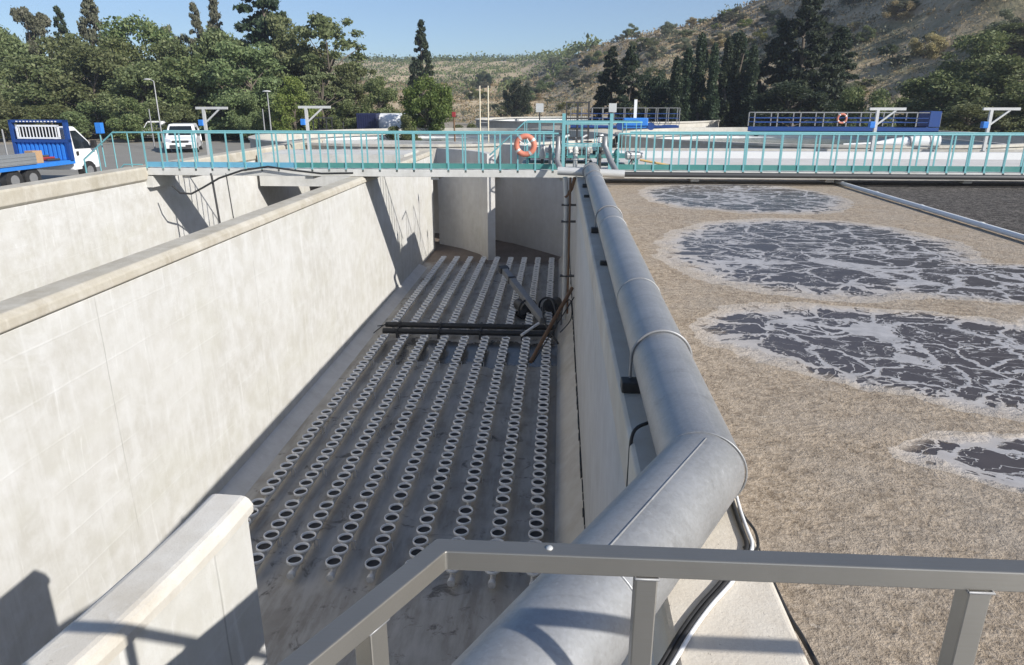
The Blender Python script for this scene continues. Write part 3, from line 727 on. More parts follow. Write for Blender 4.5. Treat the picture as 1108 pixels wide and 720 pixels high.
m = MB(); m.tube([(.24, 0, -.15), (.15, .05, -.5), (-.03, .05, -.75)], .05, 10); m.build('elbow', M_RUST, vp)
for zz in (-1.0, -1.5, -3.2): m = MB(); m.box((-.14, .0, zz), (.3, .2, zz + .04)); m.build('bracket', M_DARK, vp)
# chain/cable loops on the haunch
def cable(name, pts, r, mat, label, cat='cable', n=6):
    # smooth the polyline
    P = [Vector(p) for p in pts]; out = []
    for i in range(len(P) - 1):
        p0 = P[max(i - 1, 0)]; p1 = P[i]; p2 = P[i + 1]; p3 = P[min(i + 2, len(P) - 1)]
        for k in range(6):
            t = k / 6; out.append(.5 * ((2 * p1) + (-p0 + p2) * t + (2 * p0 - 5 * p1 + 4 * p2 - p3) * t * t + (-p0 + 3 * p1 - 3 * p2 + p3) * t ** 3))
    out.append(P[-1]); m = MB(); m.tube(out, r, n)
    return tag(m.build(name, mat), label, cat)

# collapsed mixer mast
ms = empty('mixer_mast', (0, 0, 0), 0, 'long grey steel mast with dark head leaning over the diffuser rows in the tank', 'mast')
a = Vector((-1.95, 25.9, -4.05)); b_ = Vector((-.55, 20.9, -4.35))
a = at(546, 293, 25.0); b_ = at(588, 347, 21.2)
m = MB(); m.bar(a, b_, .22, .2); m.build('beam', M_GREY, ms, .01)
m = MB(); m.bar(a + (a - b_).normalized() * .25, a - (a - b_).normalized() * .05, .34, .22); m.build('head', M_DARK, ms, .02)
m = MB(); q_ = a + (b_ - a) * .2; m.bar(q_, q_ + (b_ - a).normalized() * .08, .26, .25); m.build('collar', M_DARK, ms)
def mixer(loc, label, ang):
    r = empty('submersible_mixer', loc, ang, label, 'mixer')
    m = MB(); m.tube([(0, -.35, .35), (0, .3, .35)], .19, 18); m.lathe([(.19, 0), (.15, .1), (.05, .16), (0, .17)], 18, 0, Matrix.Translation((0, .3, .35)) @ Matrix.Rotation(R(-90), 4, 'X')); m.build('motor_body', M_DARK, r)
    m = MB(); m.torus((0, -.42, .35), .33, .035, Matrix.Rotation(R(90), 4, 'X'), 24, 8); m.build('shroud_ring', M_BLACK, r)
    for k in range(3):
        a = k * 2.094; Mk = Matrix.Translation((0, -.42, .35)) @ Matrix.Rotation(a, 4, 'Y'); m = MB()
        m.add([Mk @ Vector(v) for v in ((-.04, 0, .03), (.05, .03, .03), (.11, .06, .28), (-.06, -.02, .30))], [(0, 1, 2, 3)]); o = m.build('blade', M_DARK, r); sol = o.modifiers.new('s', 'SOLIDIFY'); sol.thickness = .012
    m = MB(); m.box((-.2, -.3, 0), (.2, .2, .14)); m.build('base', M_BLACK, r, .02)
    return r
p = onz(563, 352, -4.9); mixer((p.x, p.y + 1.2, -4.95), 'black submersible mixer lying under the leaning mast, left one', .5)
p = onz(600, 340, -4.9); mixer((p.x - .05, p.y, -4.9), 'black submersible mixer standing against the right wall fillet', -.4)
m = MB(); m.tube([at(564, 363, 20.3), at(583, 350, 20.9)], .045, 10); tag(m.build('white_rod', M_WHITE), 'short white rod lying across the black cross pipes', 'rod')
dp = empty('fallen_pole', (0, 0, 0), 0, 'dirty grey pole leaning from tank floor up the right wall beside the mixer', 'pole')
m = MB(); m.tube([at(574, 392, 18.0), at(600, 345, 19.6), at(619, 312, 20.8)], .055, 10); m.build('pole_tube', M_RUST, dp)
m = MB(); m.tube([at(577, 392, 18.0), at(621, 322, 20.4)], .02, 6); m.build('rope', M_BLACK, dp)
cable('black_cable', [at(x, y, Y) for x, y, Y in ((590, 375, 19.9), (602, 350, 20.3), (597, 325, 21.5), (588, 330, 21.6), (590, 350, 20.6), (604, 372, 19.6))], .03, M_BLACK, 'black cable coiled beside the mixers at the right wall')
cable('black_cable', [at(x, y, Y) for x, y, Y in ((606, 360, 19.8), (618, 345, 19.9), (617, 325, 20.2), (609, 333, 20.2), (607, 352, 19.8))], .016, M_BLACK, 'thin looping black cable on the right wall fillet')
cable('black_cable', [(-5.55, 20.0, -4.7), (-5.35, 20.5, -4.6), (-5.4, 21.0, -4.75), (-5.6, 20.7, -4.7)], .015, M_BLACK, 'thin black cable loop at the left end of the cross pipes')
# cross pipes
for i, (yy, zz, lab) in enumerate(((20.55, -4.80, 'black cross pipe on the tank floor, nearer one of the pair'), (20.95, -4.72, 'black cross pipe on the tank floor, farther one of the pair'))):
    r = empty('cross_pipe', (-2.75, yy, zz), 0, lab, 'pipe')
    m = MB(); m.tube([(-2.65, 0, 0), (2.7, 0, 0)], .085, 16); m.build('pipe_body', M_BLACK, r)
    for xx in (-2.2, -.9, .4, 1.7): m = MB(); m.box((xx - .03, -.1, -.27 if i == 0 else -.33), (xx + .03, .1, .1)); m.build('bracket', M_DARK, r)

# ------------------------------------------------------------------ diffuser rows
DM = MB(); DM.lathe([(.03, -.10), (.05, -.055), (.10, -.045), (.142, -.028), (.146, .0), (.143, .018), (.130, .022), (.122, .012), (.118, -.02)], 22)
disc_me = DM.mesh('disc', M_RIMW)
MM = MB(); MM.lathe([(.1195, -.016), (.08, -.012), (.03, -.014), (0, -.016)], 22); memb_me = MM.mesh('membrane', M_MEMB)
SM = MB(); SM.box((.06, -.012, -.26), (.075, .012, -.02)); SM.box((.13, -.012, -.26), (.145, .012, -.08)); SM.box((.06, -.012, -.10), (.145, .012, -.085)); stand_me = SM.mesh('stand', M_PVC)
ordn = ['first', 'second', 'third', 'fourth', 'fifth', 'sixth', 'seventh', 'eighth', 'ninth']
for sec, (y0, y1, n) in enumerate(((9.0, 20.3, 35), (21.3, 31.7, 32))):
    for i in range(9):
        x = -5.2 + i * .6165
        r = empty('diffuser_row', (x, y0, -4.75), 0, '%s diffuser row from the left wall, %s the black cross pipes' % (ordn[i], ('in front of', 'beyond')[sec]), 'diffuser row', 'rows of disc diffusers on the tank floor')
        L = y1 - y0
        m = MB(); m.tube([(0, -.2, -.13), (0, L + .1, -.13)], .045, 10); m.tube([(0, -.24, -.13), (0, -.16, -.13)], .06, 12); m.build('lateral_pipe', M_PVC, r)
        yy = 0; step = L / n
        rr_ = random.Random(i * 7 + sec)
        for k in range(n):
            gap = .10 if k in (5, 17, 27) else 0
            d = bpy.data.objects.new('disc', disc_me); COL.objects.link(d); d.parent = r; d.location = (rr_.uniform(-.006, .006), yy, rr_.uniform(-.004, .004))
            d.rotation_euler = (rr_.uniform(-.03, .03), rr_.uniform(-.03, .03), rr_.uniform(0, 6))
            d.scale = (.88, .88, 1)
            mm = bpy.data.objects.new('membrane', memb_me); COL.objects.link(mm); mm.parent = d
            if k in (2, 9, 15, 21, 28): 
                s_ = bpy.data.objects.new('stand', stand_me); COL.objects.link(s_); s_.parent = r; s_.location = (0, yy + .05, 0)
            yy += step - .012 + gap

# ------------------------------------------------------------------ foreground platform, rail, cables
pf = empty('platform', (0, 0, .2), 0, 'small steel platform the stainless guard rail stands on', 'platform')
m = MB(); m.prism([(-.75, .45), (-.31, 1.27), (-.28, 1.33), (3.4, 1.40), (3.4, -2), (-.75, -2)], -.10, 0); m.build('deck', M_GREY, pf)
m = MB(); m.box((.58, -2, -.34), (1.0, 1.3, -.102)); m.build('bearer', M_GREY, pf)
gr = empty('guard_rail', (0, 1.26, .2), 0, 'square stainless steel guard rail crossing the foreground with one bent corner', 'railing')
ZR = .9; w_ = .046; h_ = .034
def mitre_rail(pts, w, h, name):
    m = MB(); P = [Vector(p) for p in pts]; rings = []
    for i, p in enumerate(P):
        d0 = (p - P[i - 1]).normalized() if i else (P[1] - p).normalized(); d1 = (P[i + 1] - p).normalized() if i < len(P) - 1 else d0
        t = (d0 + d1).normalized(); s_ = t.cross(Vector((0, 0, 1))).normalized(); k = 1 / max(.3, s_.dot(d0.cross(Vector((0, 0, 1))).normalized()))
        rings.append([p - s_ * w / 2 * k - Vector((0, 0, h)), p + s_ * w / 2 * k - Vector((0, 0, h)), p + s_ * w / 2 * k, p - s_ * w / 2 * k])
    vs = [v for r_ in rings for v in r_]; fs = [(i * 4 + k, i * 4 + (k + 1) % 4, (i + 1) * 4 + (k + 1) % 4, (i + 1) * 4 + k) for i in range(len(P) - 1) for k in range(4)]
    fs += [(0, 1, 2, 3), tuple(range(len(vs) - 4, len(vs)))]
    m.add(vs, fs); return m.build(name, M_STEEL, gr, .003)
mitre_rail([(-.52, .762 - 1.26, ZR), (-.236, 1.272 - 1.26, ZR), (3.2, 1.275 - 1.26 + .012, ZR)], w_, .047, 'top_rail')
for xx, yy, an in ((-.345, 1.085 - 1.26, R(-29)), (.20, .012, 0), (.872, .014, 0), (1.6, .016, 0)):
    m = MB(); Mx = Matrix.Rotation(an, 4, 'Z')
    c = Vector((xx, yy, 0)); hw = .023
    vs = [c + Mx @ Vector((sx * hw, sy * hw, z)) for z in (0, ZR - .0475) for sx, sy in ((-1, -1), (1, -1), (1, 1), (-1, 1))]
    m.add(vs, [(0, 1, 5, 4), (1, 2, 6, 5), (2, 3, 7, 6), (3, 0, 4, 7), (0, 3, 2, 1), (4, 5, 6, 7)]); po_ = m.build('post', M_STEEL, gr, .003); m = MB()
    cs = [c + Mx @ Vector((sx * .0245, sy * .0245, ZR - .0478)) for sx, sy in ((-1, -1), (1, -1), (1, 1), (-1, 1), (-1, -1))]; m.tube(cs, .003, 6); m.build('weld', M_GREY, po_)
m = MB(); m.lathe([(0, .004), (.006, .0035), (.008, 0)], 12, 0, Matrix.Translation((-.005, .015, ZR))); m.build('rivet', M_LIGHTG, gr)
# cables on the wall top (z -.14)
def wt_(x, y, dz=.02): p = onz(x, y, -.14 + dz); return (p.x, p.y, -.14 + dz)
bl = [(793, 530), (799, 552), (806, 572), (812, 590), (806, 606), (790, 630), (768, 655), (748, 682), (730, 712), (716, 735)]
cable('black_cable', [wt_(x - 4, y, .014) for x, y in bl], .012, M_BLACK, 'black cable lying beside the white cable on the sandy wall top', n=8)
cable('black_cable', [wt_(x - 11, y + 1, .012) for x, y in bl[4:]], .011, M_BLACK, 'second black cable left of the white cable on the wall top', n=8)
cable('white_cable', [wt_(x + 2, y, .016) for x, y in bl], .010, M_WHITE, 'white cable snaking across the sandy wall top in the foreground', n=8)
cable('black_cable', [wt_(x, y, .012) for x, y in ((800, 548), (806, 560), (817, 575), (820, 592), (812, 600), (805, 592))], .008, M_BLACK, 'thin tangled black cable by the white cable at the basin edge', n=6)
cable('black_cable', [onz(x, y, -.22) for x, y in ((818, 590), (850, 660), (868, 690), (892, 735))], .012, M_BLACK, 'black cable hanging on the water side of the wall near the rail', n=8)
cable('black_cable', [onz(x, y, -.30) for x, y in ((855, 668), (862, 700), (880, 735))], .009, M_BLACK, 'thinner black cable beside the wall edge low in the foreground', n=6)
# small conduit left of the pipe
cable('conduit', [(.50, 4.2, -.9), (.505, 4.22, -.35), (.52, 4.24, -.08), (.62, 4.3, -.03)], .012, M_BLACK, 'thin black conduit bending off the wall under the fat pipe', 'conduit', 8)

# ------------------------------------------------------------------ far side of the plant
def clarifier(cx, cy, rad, ztop, name, label, zw=-.55, seg=72, th=.35):
    r = empty(name, (cx, cy, -1.5), 0, label, 'tank'); zt = ztop + 1.5
    m = MB(); m.lathe([(rad, -.2), (rad, zt - .12), (rad + .08, zt - .12), (rad + .08, zt), (rad - th, zt), (rad - th, -.2)], seg, 0, None, False); m.build('rim_wall', M_RIM, r)
    m = MB(); m.lathe([(rad - th - 1.2, zw + 1.5 + .25), (rad - th - 1.0, zw + 1.5 + .25), (rad - th - 1.0, -.1), (rad - th - 1.2, -.1)], seg, 0, None, False); m.build('weir', M_WHITE, r)
    m = MB(); m.disc(rad - th - .001, zw + 1.5, seg); m.build('water', paint('grey_clarifier_water', (.16, .19, .18), .15, 0, .2, .5), r)
    return r
clarifier(-8.0, 47, 11.5, -.02, 'clarifier', 'round concrete clarifier behind the left half of the walkway', -.7)
clarifier(15.5, 46, 12.0, .10, 'clarifier', 'round concrete clarifier with a blue bridge on the right', -.6)
clarifier(3.5, 74, 12.0, .35, 'clarifier', 'farther round clarifier with white rim under the dry hillside', .0)
# near concrete deck beyond the walkway
dk = MB(); dk.box((1.2, 23.8, -1.5), (27, 28.6, -.10)); tag(dk.build('concrete_deck', M_WALL2), 'pale concrete channel deck just beyond the walkway on the right', 'deck')
dk = MB(); dk.box((1.5, 31.2, -1.5), (28, 31.6, -.02)); tag(dk.build('channel_wall', M_WHITE), 'low white kerb wall crossing behind the right railing', 'wall')
dk = MB(); dk.box((1.2, 33.6, -1.5), (28, 33.95, -.05)); tag(dk.build('channel_wall', M_RIM), 'grey channel wall behind the white kerb on the right', 'wall')
dk = MB(); dk.box((-13.0, 30.3, -1.5), (-6.6, 30.6, -.15)); dk.box((-13, 30.6, -.4), (-6.6, 33.5, -.15)); tag(dk.build('channel_wall', M_DECK), 'long grey channel slab behind the left railing', 'wall')
# white bundle and yellowish sheet on the deck
p = at(990, 156, 34.5); wb = empty('white_bundle', tuple(p), 0, 'rolled white sheet lying behind the right railing by a davit', 'bundle')
m = MB(); m.tube([(-3.2, 0, -.02), (-1.8, 0, .02), (-1.0, .1, .05), (0, 0, .1), (1.0, 0, .14)], .1, 10, rr=[.03, .06, .2, .27, .3]); m.build('sheet_roll', M_WHITE, wb)
m = MB(); m.tube([(-.3, 0, .06), (-.25, 0, .07)], .3, 10); m.tube([(.55, 0, .11), (.6, 0, .12)], .31, 10); m.build('tie', M_GREY, wb)

def davit(px, ptop, D, label, base=-.05, arm=1):
    p = at(px, ptop, D); H = p.z - base; r = empty('davit', (p.x, D, base), 0, label, 'davit', None)
    m = MB(); m.box((-.06, -.06, 0), (.06, .06, H)); m.build('mast', M_LIGHTG, r)
    m = MB(); m.box((-.35, -.05, H - .02), (1.15, .05, H + .09)); m.build('arm', M_LIGHTG, r)
    m = MB(); m.bar((.05, 0, H - .6), (.75, 0, H - .02), .07, .07); m.build('brace', M_LIGHTG, r)
    m = MB(); m.box((-.28, -.12, H - .75), (-.06, .12, H - .48)); m.build('winch', M_BRIGHTB, r, .02)
    m = MB(); m.lathe([(.14, 0), (.14, .03), (0, .03)], 12); m.build('foot', M_GREY, r); return r
davit(950, 119, 32.5, 'pale davit crane with blue winch in front of the blue bridge')
davit(1073, 119, 32.5, 'pale davit crane with blue winch at the far right')
davit(220, 118, 33, 'pale davit crane beside the white van', -1.48)
davit(331, 117, 33, 'pale davit crane left of the white tanker', -1.48)

def bridge(loc, L, zt, h, label, width=1.3, ang=0, posts=9, ring=None):
    r = empty('scraper_bridge', loc, ang, label, 'bridge')
    m = MB(); m.box((0, -.03, 0), (L, .03, .26)); m.box((0, width - .03, 0), (L, width + .03, .26)); m.box((0, -.03, .0), (L, width, .06)); m.build('girder', M_BLUE, r)
    for zz in (h, h * .72, h * .5):
        m = MB(); m.bar((0, 0, zz), (L, 0, zz), .04, .04); m.bar((0, width, zz), (L, width, zz), .04, .04); m.build('rail', M_GREY if zz == h else M_BLUE, r)
    for k in range(posts):
        for yy in (0, width):
            m = MB(); m.box((L * k / (posts - 1) - .03, yy - .02, .3), (L * k / (posts - 1) + .03, yy + .02, h)); m.build('post', M_GREY, r)
    return r
p = at(815, 143, 43)
b1 = bridge((p.x, 43, p.z), at(1015, 143, 43).x - p.x, 0, at(815, 122, 43).z - p.z, 'long deep blue scraper bridge with railings on the right clarifier', 1.3)
m = MB(); L_ = at(1015, 143, 43).x - p.x; m.box((L_ - .6, -.05, .3), (L_, 1.3, 1.15)); m.build('end_housing', M_BLUE, b1)
for xx in (.3, L_ - .5): m = MB(); m.tube([(xx, .3, -.12), (xx, .6, -.12)], .14, 14); m.build('wheel', M_BLACK, b1)
pr = at(911, 128.5, 42.9); life_ring(tuple(pr), .24, .06, 'small red and white life ring on the long blue bridge', False)
p = at(618, 141, 58); b2 = bridge((p.x, 62, p.z), at(735, 141, 62).x - at(618, 141, 62).x, 0, at(615, 117, 62).z - p.z, 'dark blue scraper bridge on the farther clarifier behind the valves', 1.2, 0, 11)
du = empty('drive_unit', tuple(at(687, 139, 46)), 0, 'bright blue drive unit with small wheels behind the valve group', 'machine')
m = MB(); m.box((-.75, -.4, .15), (.75, .4, .62)); m.box((-1.0, -.3, .0), (1.0, .3, .18)); m.build('housing', M_BRIGHTB, du, .05)
for xx in (-.95, .95): m = MB(); m.tube([(xx, -.35, .12), (xx, .35, .12)], .22, 14); m.build('wheel', M_BLUE, du)
m = MB(); m.box((-.12, -.05, .62), (.06, .05, 1.7)); m.build('marker_post', M_WHITE, du)
# white climbing ladder
p = at(519, 93, 52); q = at(528, 93, 52); ld = empty('ladder', (p.x, 52, -1.5), 0, 'tall cream ladder poles standing in front of the dry hillside', 'ladder')
for xx in (0, q.x - p.x): m = MB(); m.tube([(xx, 0, 0), (xx, 0, p.z + 1.5)], .045, 8); m.build('stile', paint('cream_paint', (.72, .64, .48), .5), ld)
for k in range(6): m = MB(); m.tube([(0, 0, .8 + k * .32), (q.x - p.x, 0, .8 + k * .32)], .02, 6); m.build('rung', M_LIGHTG, ld)
# red box on pole
p = at(491, 125, 44); rb = empty('alarm_post', (p.x, 44, -1.5), 0, 'dark post with red box near the round tree', 'post')
m = MB(); m.tube([(0, 0, 0), (.03, 0, 1.4), (0, 0, p.z + 1.4)], .05, 8); m.build('post', M_RUST, rb)
m = MB(); m.box((-.11, -.08, p.z + 1.4), (.11, .08, p.z + 1.7)); m.build('box_body', M_RED, rb, .02)

# lamp posts
def lamp(px, ptop, D, label, arm=-1):
    p = at(px, ptop, D); r = empty('street_lamp', (p.x, D, -1.5), 0, label, 'street lamp'); H = p.z + 1.5
    m = MB(); m.tube([(.0, 0, 0), (0, 0, H * .97), (arm * .25, 0, H)], .05, 8, rr=[.065, .04, .03]); m.build('pole', M_GREY, r)
    if arm: m = MB(); m.lathe([(.0, -.06), (.12, -.04), (.15, 0), (.08, .05), (0, .07)], 12, 0, Matrix.Translation((arm * .5, 0, H)) @ Matrix.Diagonal((2.2, 1, 1, 1))); m.build('lamp_head', M_LIGHTG, r)
    return r
lamp(166, 86, 55, 'tall street lamp with a pale arm in front of the left trees')
lamp(161, 118, 54, 'short pale pole beside the taller street lamp', 0)
lamp(289, 99, 50, 'slim street lamp with round head before the olive brown trees', -.1)
lamp(284, 118, 52, 'short pale pole left of the slim street lamp', 0)
lamp(2, 140, 34, 'thin pale post at the left edge behind the blue truck', 0)

# ------------------------------------------------------------------ vehicles
def car(loc, rz, label, cat, sc=1.0, tall=1.8, van=True):
    r = empty('parked_car', loc, rz, label, cat)
    # side profile in (y forward = -y), width along x ; front faces -Y
    hw = .88
    prof = [(-2.1, .30), (-2.15, .62), (-2.05, .90), (-1.35, 1.08), (-.75, tall - .12), (-.45, tall), (1.7, tall), (2.05, tall - .3), (2.1, .9), (2.1, .3)]
    m = MB(); n = len(prof)
    secs = [(-hw, .90), (-hw + .06, 1), (hw - .06, 1), (hw, .90)]
    vs = []
    for sx, k in secs:
        for y, z in prof:
            nar = 0 if z < 1.1 else (z - 1.1) * .22
            xx = sx * (1 - nar / hw) if True else sx
            vs.append((xx, y * (1 if k == 1 else .97), z if k == 1 else .3 + (z - .3) * .97))
    fs = [(i * n + k, i * n + (k + 1) % n, (i + 1) * n + (k + 1) % n, (i + 1) * n + k) for i in range(3) for k in range(n)] + [tuple(range(n))[::-1], tuple(range(3 * n, 4 * n))]
    m.add(vs, fs); m.build('body', M_WHITEC, r, .04)
    m = MB(); m.add([(-.70, -1.30, 1.13), (.70, -1.30, 1.13), (.60, -.80, tall - .14), (-.60, -.80, tall - .14)], [(0, 1, 2, 3)]); o = m.build('windshield', M_GLASS, r); o.location = (0, -.03, .02)
    for sx in (-1, 1):
        m = MB(); m.add([(sx * .885, -.9, 1.12), (sx * .885, .3, 1.12), (sx * .80, .3, tall - .2), (sx * .80, -.5, tall - .2)], [(0, 1, 2, 3)]); m.build('side_window', M_GLASS, r)
        m = MB(); m.box((sx * .88 - .02 + (.0 if sx > 0 else -.16), -.98, 1.08), (sx * .88 + .18 + (.0 if sx > 0 else -.16), -.86, 1.26)); m.build('mirror', M_DARK, r, .03)
        m = MB(); m.add([(sx * .82, -2.10, .74), (sx * .48, -2.165, .74), (sx * .52, -2.12, .90), (sx * .82, -2.04, .93)], [(0, 1, 2, 3)]); o = m.build('headlight', M_LAMP, r); o.location = (0, -.02, 0)
        for yy in (-1.35, 1.35):
            m = MB(); m.tube([(sx * .70, yy, .32), (sx * .90, yy, .32)], .32, 20); w2 = m.build('wheel', M_BLACK, r)
            m = MB(); m.tube([(sx * .86, yy, .32), (sx * .905, yy, .32)], .2, 14); m.build('rim', M_LIGHTG, w2)
    m = MB(); m.box((-.46, -2.19, .70), (.46, -2.14, .84)); m.box((-.60, -2.19, .34), (.60, -2.13, .55)); m.build('grille', M_DARK, r, .01)
    m = MB(); m.box((-.26, -2.205, .44), (.26, -2.192, .55)); m.build('number_plate', M_WHITE, r)
    return r
p = at(197, 166, 50); vn = car((p.x - .8, 52, -1.5), R(22), 'white van facing the camera behind the left railing', 'van', tall=1.85)
vn.scale = (1.18, 1.1, 1.05)
p = at(172, 142, 66); c2 = car((p.x, 66, -1.42), R(8), 'white car parked farther back behind the white van', 'car', tall=1.7)

yp = MB(); yp.box((-34, 16, -2), (-13.6, 38, -1.15)); tag(yp.build('yard', asphalt(), None, .02), kind='structure')
TX, TY, TZ = -20.62, 29.6, -1.15
tk = empty('flatbed_truck', (TX, TY, TZ), R(88), 'blue flatbed truck with white cab and caged headboard behind the left wall', 'truck')
cp = [(-1.55, .5), (-1.55, 2.12), (-1.35, 2.2), (-1.0, 2.18), (-.42, 1.62), (-.04, 1.25), (.02, .9), (.0, .5)]
m = MB(); vs = []
for yy, kx, kz in ((-.98, .985, .985), (-.92, 1, 1), (.92, 1, 1), (.98, .985, .985)):
    vs += [(x * kx, yy * (1 if z < 1.3 else 1 - (z - 1.3) * .13), z * kz) for x, z in cp]
n = len(cp); fs = [(i * n + k, i * n + (k + 1) % n, (i + 1) * n + (k + 1) % n, (i + 1) * n + k) for i in range(3) for k in range(n)] + [tuple(range(n))[::-1], tuple(range(3 * n, 4 * n))]
m.add(vs, fs); cab = m.build('cab', M_WHITEC, tk, .04)
m = MB(); m.add([(-1.32, -.985, 1.34), (-.36, -.985, 1.30), (-.46, -.96, 1.55), (-1.0, -.895, 2.03), (-1.32, -.895, 2.03)], [(0, 1, 2, 3, 4)]); m.build('side_window', M_GLASS, tk)
m = MB(); m.add([(-.98, -.76, 2.15), (-.98, .76, 2.15), (-.09, .84, 1.32), (-.09, -.84, 1.32)], [(0, 1, 2, 3)]); o = m.build('windshield', M_GLASS, tk); o.location = (.03, 0, .01)
m = MB(); m.box((-.42, -1.24, 1.30), (-.30, -1.02, 1.62)); m.bar((-.36, -1.05, 1.4), (-.36, -.94, 1.35), .04, .04); m.build('mirror', M_BLACK, tk, .02)
m = MB(); m.box((-1.28, -.998, 1.06), (-1.16, -.980, 1.22)); m.build('door_handle', M_BLACK, tk)
m = MB(); m.box((-1.1, -1.0, .0 + .42), (-.3, -.975, .62)); m.build('wheel_arch', M_BLACK, tk)
m = MB(); m.box((-5.6, -1.12, .76), (-1.62, 1.12, .92)); m.build('chassis_bed', M_BRIGHTB, tk, .01)
m = MB(); m.box((-1.80, -1.12, .925), (-1.74, 1.12, 1.60))
for k in range(12): m.box((-1.86, -1.08 + k * .185, .93), (-1.80, -.98 + k * .185, 1.60))
m.build('corrugated_panel', M_BRIGHTB, tk)
m = MB()
for yy in (-1.2, 1.1): m.box((-1.92, yy, .925), (-1.74, yy + .12, 2.46))
m.box((-1.92, -1.2, 2.36), (-1.74, 1.22, 2.46)); m.box((-1.93, -1.2, 1.60), (-1.73, 1.22, 1.72)); m.build('cage_frame', M_BLUE, tk)
m = MB(); m.box((-1.96, -.92, 1.78), (-1.93, -.84, 2.26)); m.box((-1.96, .84, 1.78), (-1.93, .92, 2.26)); m.box((-1.96, -.92, 2.2), (-1.93, .92, 2.27)); m.box((-1.96, -.92, 1.74), (-1.93, .92, 1.80))
for k in range(12): m.box((-1.955, -.78 + k * .14, 1.80), (-1.935, -.75 + k * .14, 2.2))
for k in range(12): m.box((-1.94, -.85 + k * .15, 2.38), (-1.925, -.78 + k * .15, 2.42))
m.build('window_guard', M_WHITE, tk)
m = MB(); m.box((-1.88, -.84, 1.80), (-1.86, .84, 2.2)); m.build('window', M_GLASS, tk)
m = MB(); m.box((-5.6, -1.17, .93), (-3.75, -1.125, 1.34))
for k in range(3): m.box((-5.6, -1.185, .97 + k * .12), (-3.75, -1.17, .99 + k * .12))
m.build('drop_side', M_ALU, tk)
for xx in (-.7, -3.9, -4.8):
    m = MB(); m.tube([(xx, -1.02, .40), (xx, -.76, .40)], .40, 22); w2 = m.build('wheel', M_BLACK, tk)
    m = MB(); m.tube([(xx, -1.035, .40), (xx, -1.0, .40)], .2, 16); m.build('rim', M_GREY, w2)
tM = Matrix.Translation((TX, TY, TZ)) @ Matrix.Rotation(R(88), 4, 'Z')
bx = MB(); bx.box((-.2, -.2, 0), (.2, .2, .46)); bxo = bx.build('cardboard_box', M_CARD, None, .01); bxo.location = tM @ Vector((-3.45, -.85, .923)); bxo.rotation_euler = (0, 0, R(80)); tag(bxo, 'brown cardboard box standing on the blue truck bed', 'box')
for k in range(7):
    a = tM @ Vector((-2.2 - .12 * (k % 3), -.9 + k * .13, .975 + .07 * (k % 3))); b_ = tM @ Vector((-2.7 - .1 * (k % 2), -.75 + k * .13, .98 + .07 * (k % 3))); jk = MB(); jk.tube([a, b_], .045, 8)
    tag(jk.build('loose_pipe', M_RED if k % 2 else M_DARK), ['short dark pipe, rightmost in the pile', 'short red pipe, rightmost in the pile', 'short dark pipe, second from the right', 'short red pipe, middle of the pile', 'short dark pipe, second from the left', 'short red pipe, leftmost in the pile', 'short dark pipe, leftmost in the pile'][k] + ' on the truck bed', 'pipe', 'red pipes on the truck bed' if k % 2 else 'dark pipes on the truck bed')

# white tanker + dark blue container + parked machine
p = at(430, 141, 62); wtk = empty('storage_tank', (p.x, 62, -1.4), R(-6), 'white horizontal tank with dark straps left of the round tree', 'tank')
Mx = Matrix.Rotation(R(90), 4, 'Y')
m = MB(); m.lathe([(0, -2.1), (.7, -2.0), (.98, -1.7), (1.0, -1.4), (1.0, 1.4), (.98, 1.7), (.7, 2.0), (0, 2.1)], 28, 0, Matrix.Translation((0, 0, 1.45)) @ Mx); m.build('tank_body', M_WHITE, wtk)
for xx in (-1.4, -.3, .8): m = MB(); m.bar((xx, -1.0, .3), (xx + .25, -.94, 1.3), .16, .08); m.build('strap', M_BLUE, wtk)
m = MB(); m.box((-1.6, -.8, 0), (-1.2, .8, .6)); m.box((1.2, -.8, 0), (1.6, .8, .6)); m.build('saddle', M_GREY, wtk)
p = at(399, 141, 61); dc = empty('container', (p.x, 61, -1.5), 0, 'dark navy container beside the white horizontal tank', 'container')
m = MB(); m.box((-.85, -.6, 0), (.85, 1.5, 2.55)); m.build('container_body', paint('navy_paint', (.012, .016, .06), .5), dc, .02)
m = MB()
for k in range(9): m.box((-.8 + k * .19, -.63, .1), (-.72 + k * .19, -.602, 2.45))
m.build('rib', paint('navy_paint', (.012, .016, .06), .5), dc)
p = at(358, 141, 58); mc = empty('tractor', (p.x, 58, -1.5), R(85), 'dark tractor like machine parked under the airy tree', 'tractor')
m = MB(); m.box((-.45, -1.6, .55), (.45, .1, 1.15)); m.box((-.6, .1, .6), (.6, 1.3, 1.0)); m.build('engine_hood', paint('maroon_paint', (.16, .02, .03), .45), mc, .08)
m = MB()
for xx in (-.55, .55):
    for yy in (.1, 1.2): m.box((xx - .04, yy - .04, 1.0), (xx + .04, yy + .04, 2.2))
m.box((-.65, .0, 2.2), (.65, 1.3, 2.28)); m.build('cab_frame', M_DARK, mc)
for sx in (-1, 1):
    for yy, rad in ((-1.2, .42), (.8, .7)): m = MB(); m.tube([(sx * .55, yy, rad), (sx * .9, yy, rad)], rad, 20); m.build('wheel', M_BLACK, mc)
m = MB(); m.tube([(.2, -1.0, 1.15), (.2, -1.0, 1.9)], .04, 8); m.build('exhaust', M_DARK, mc)

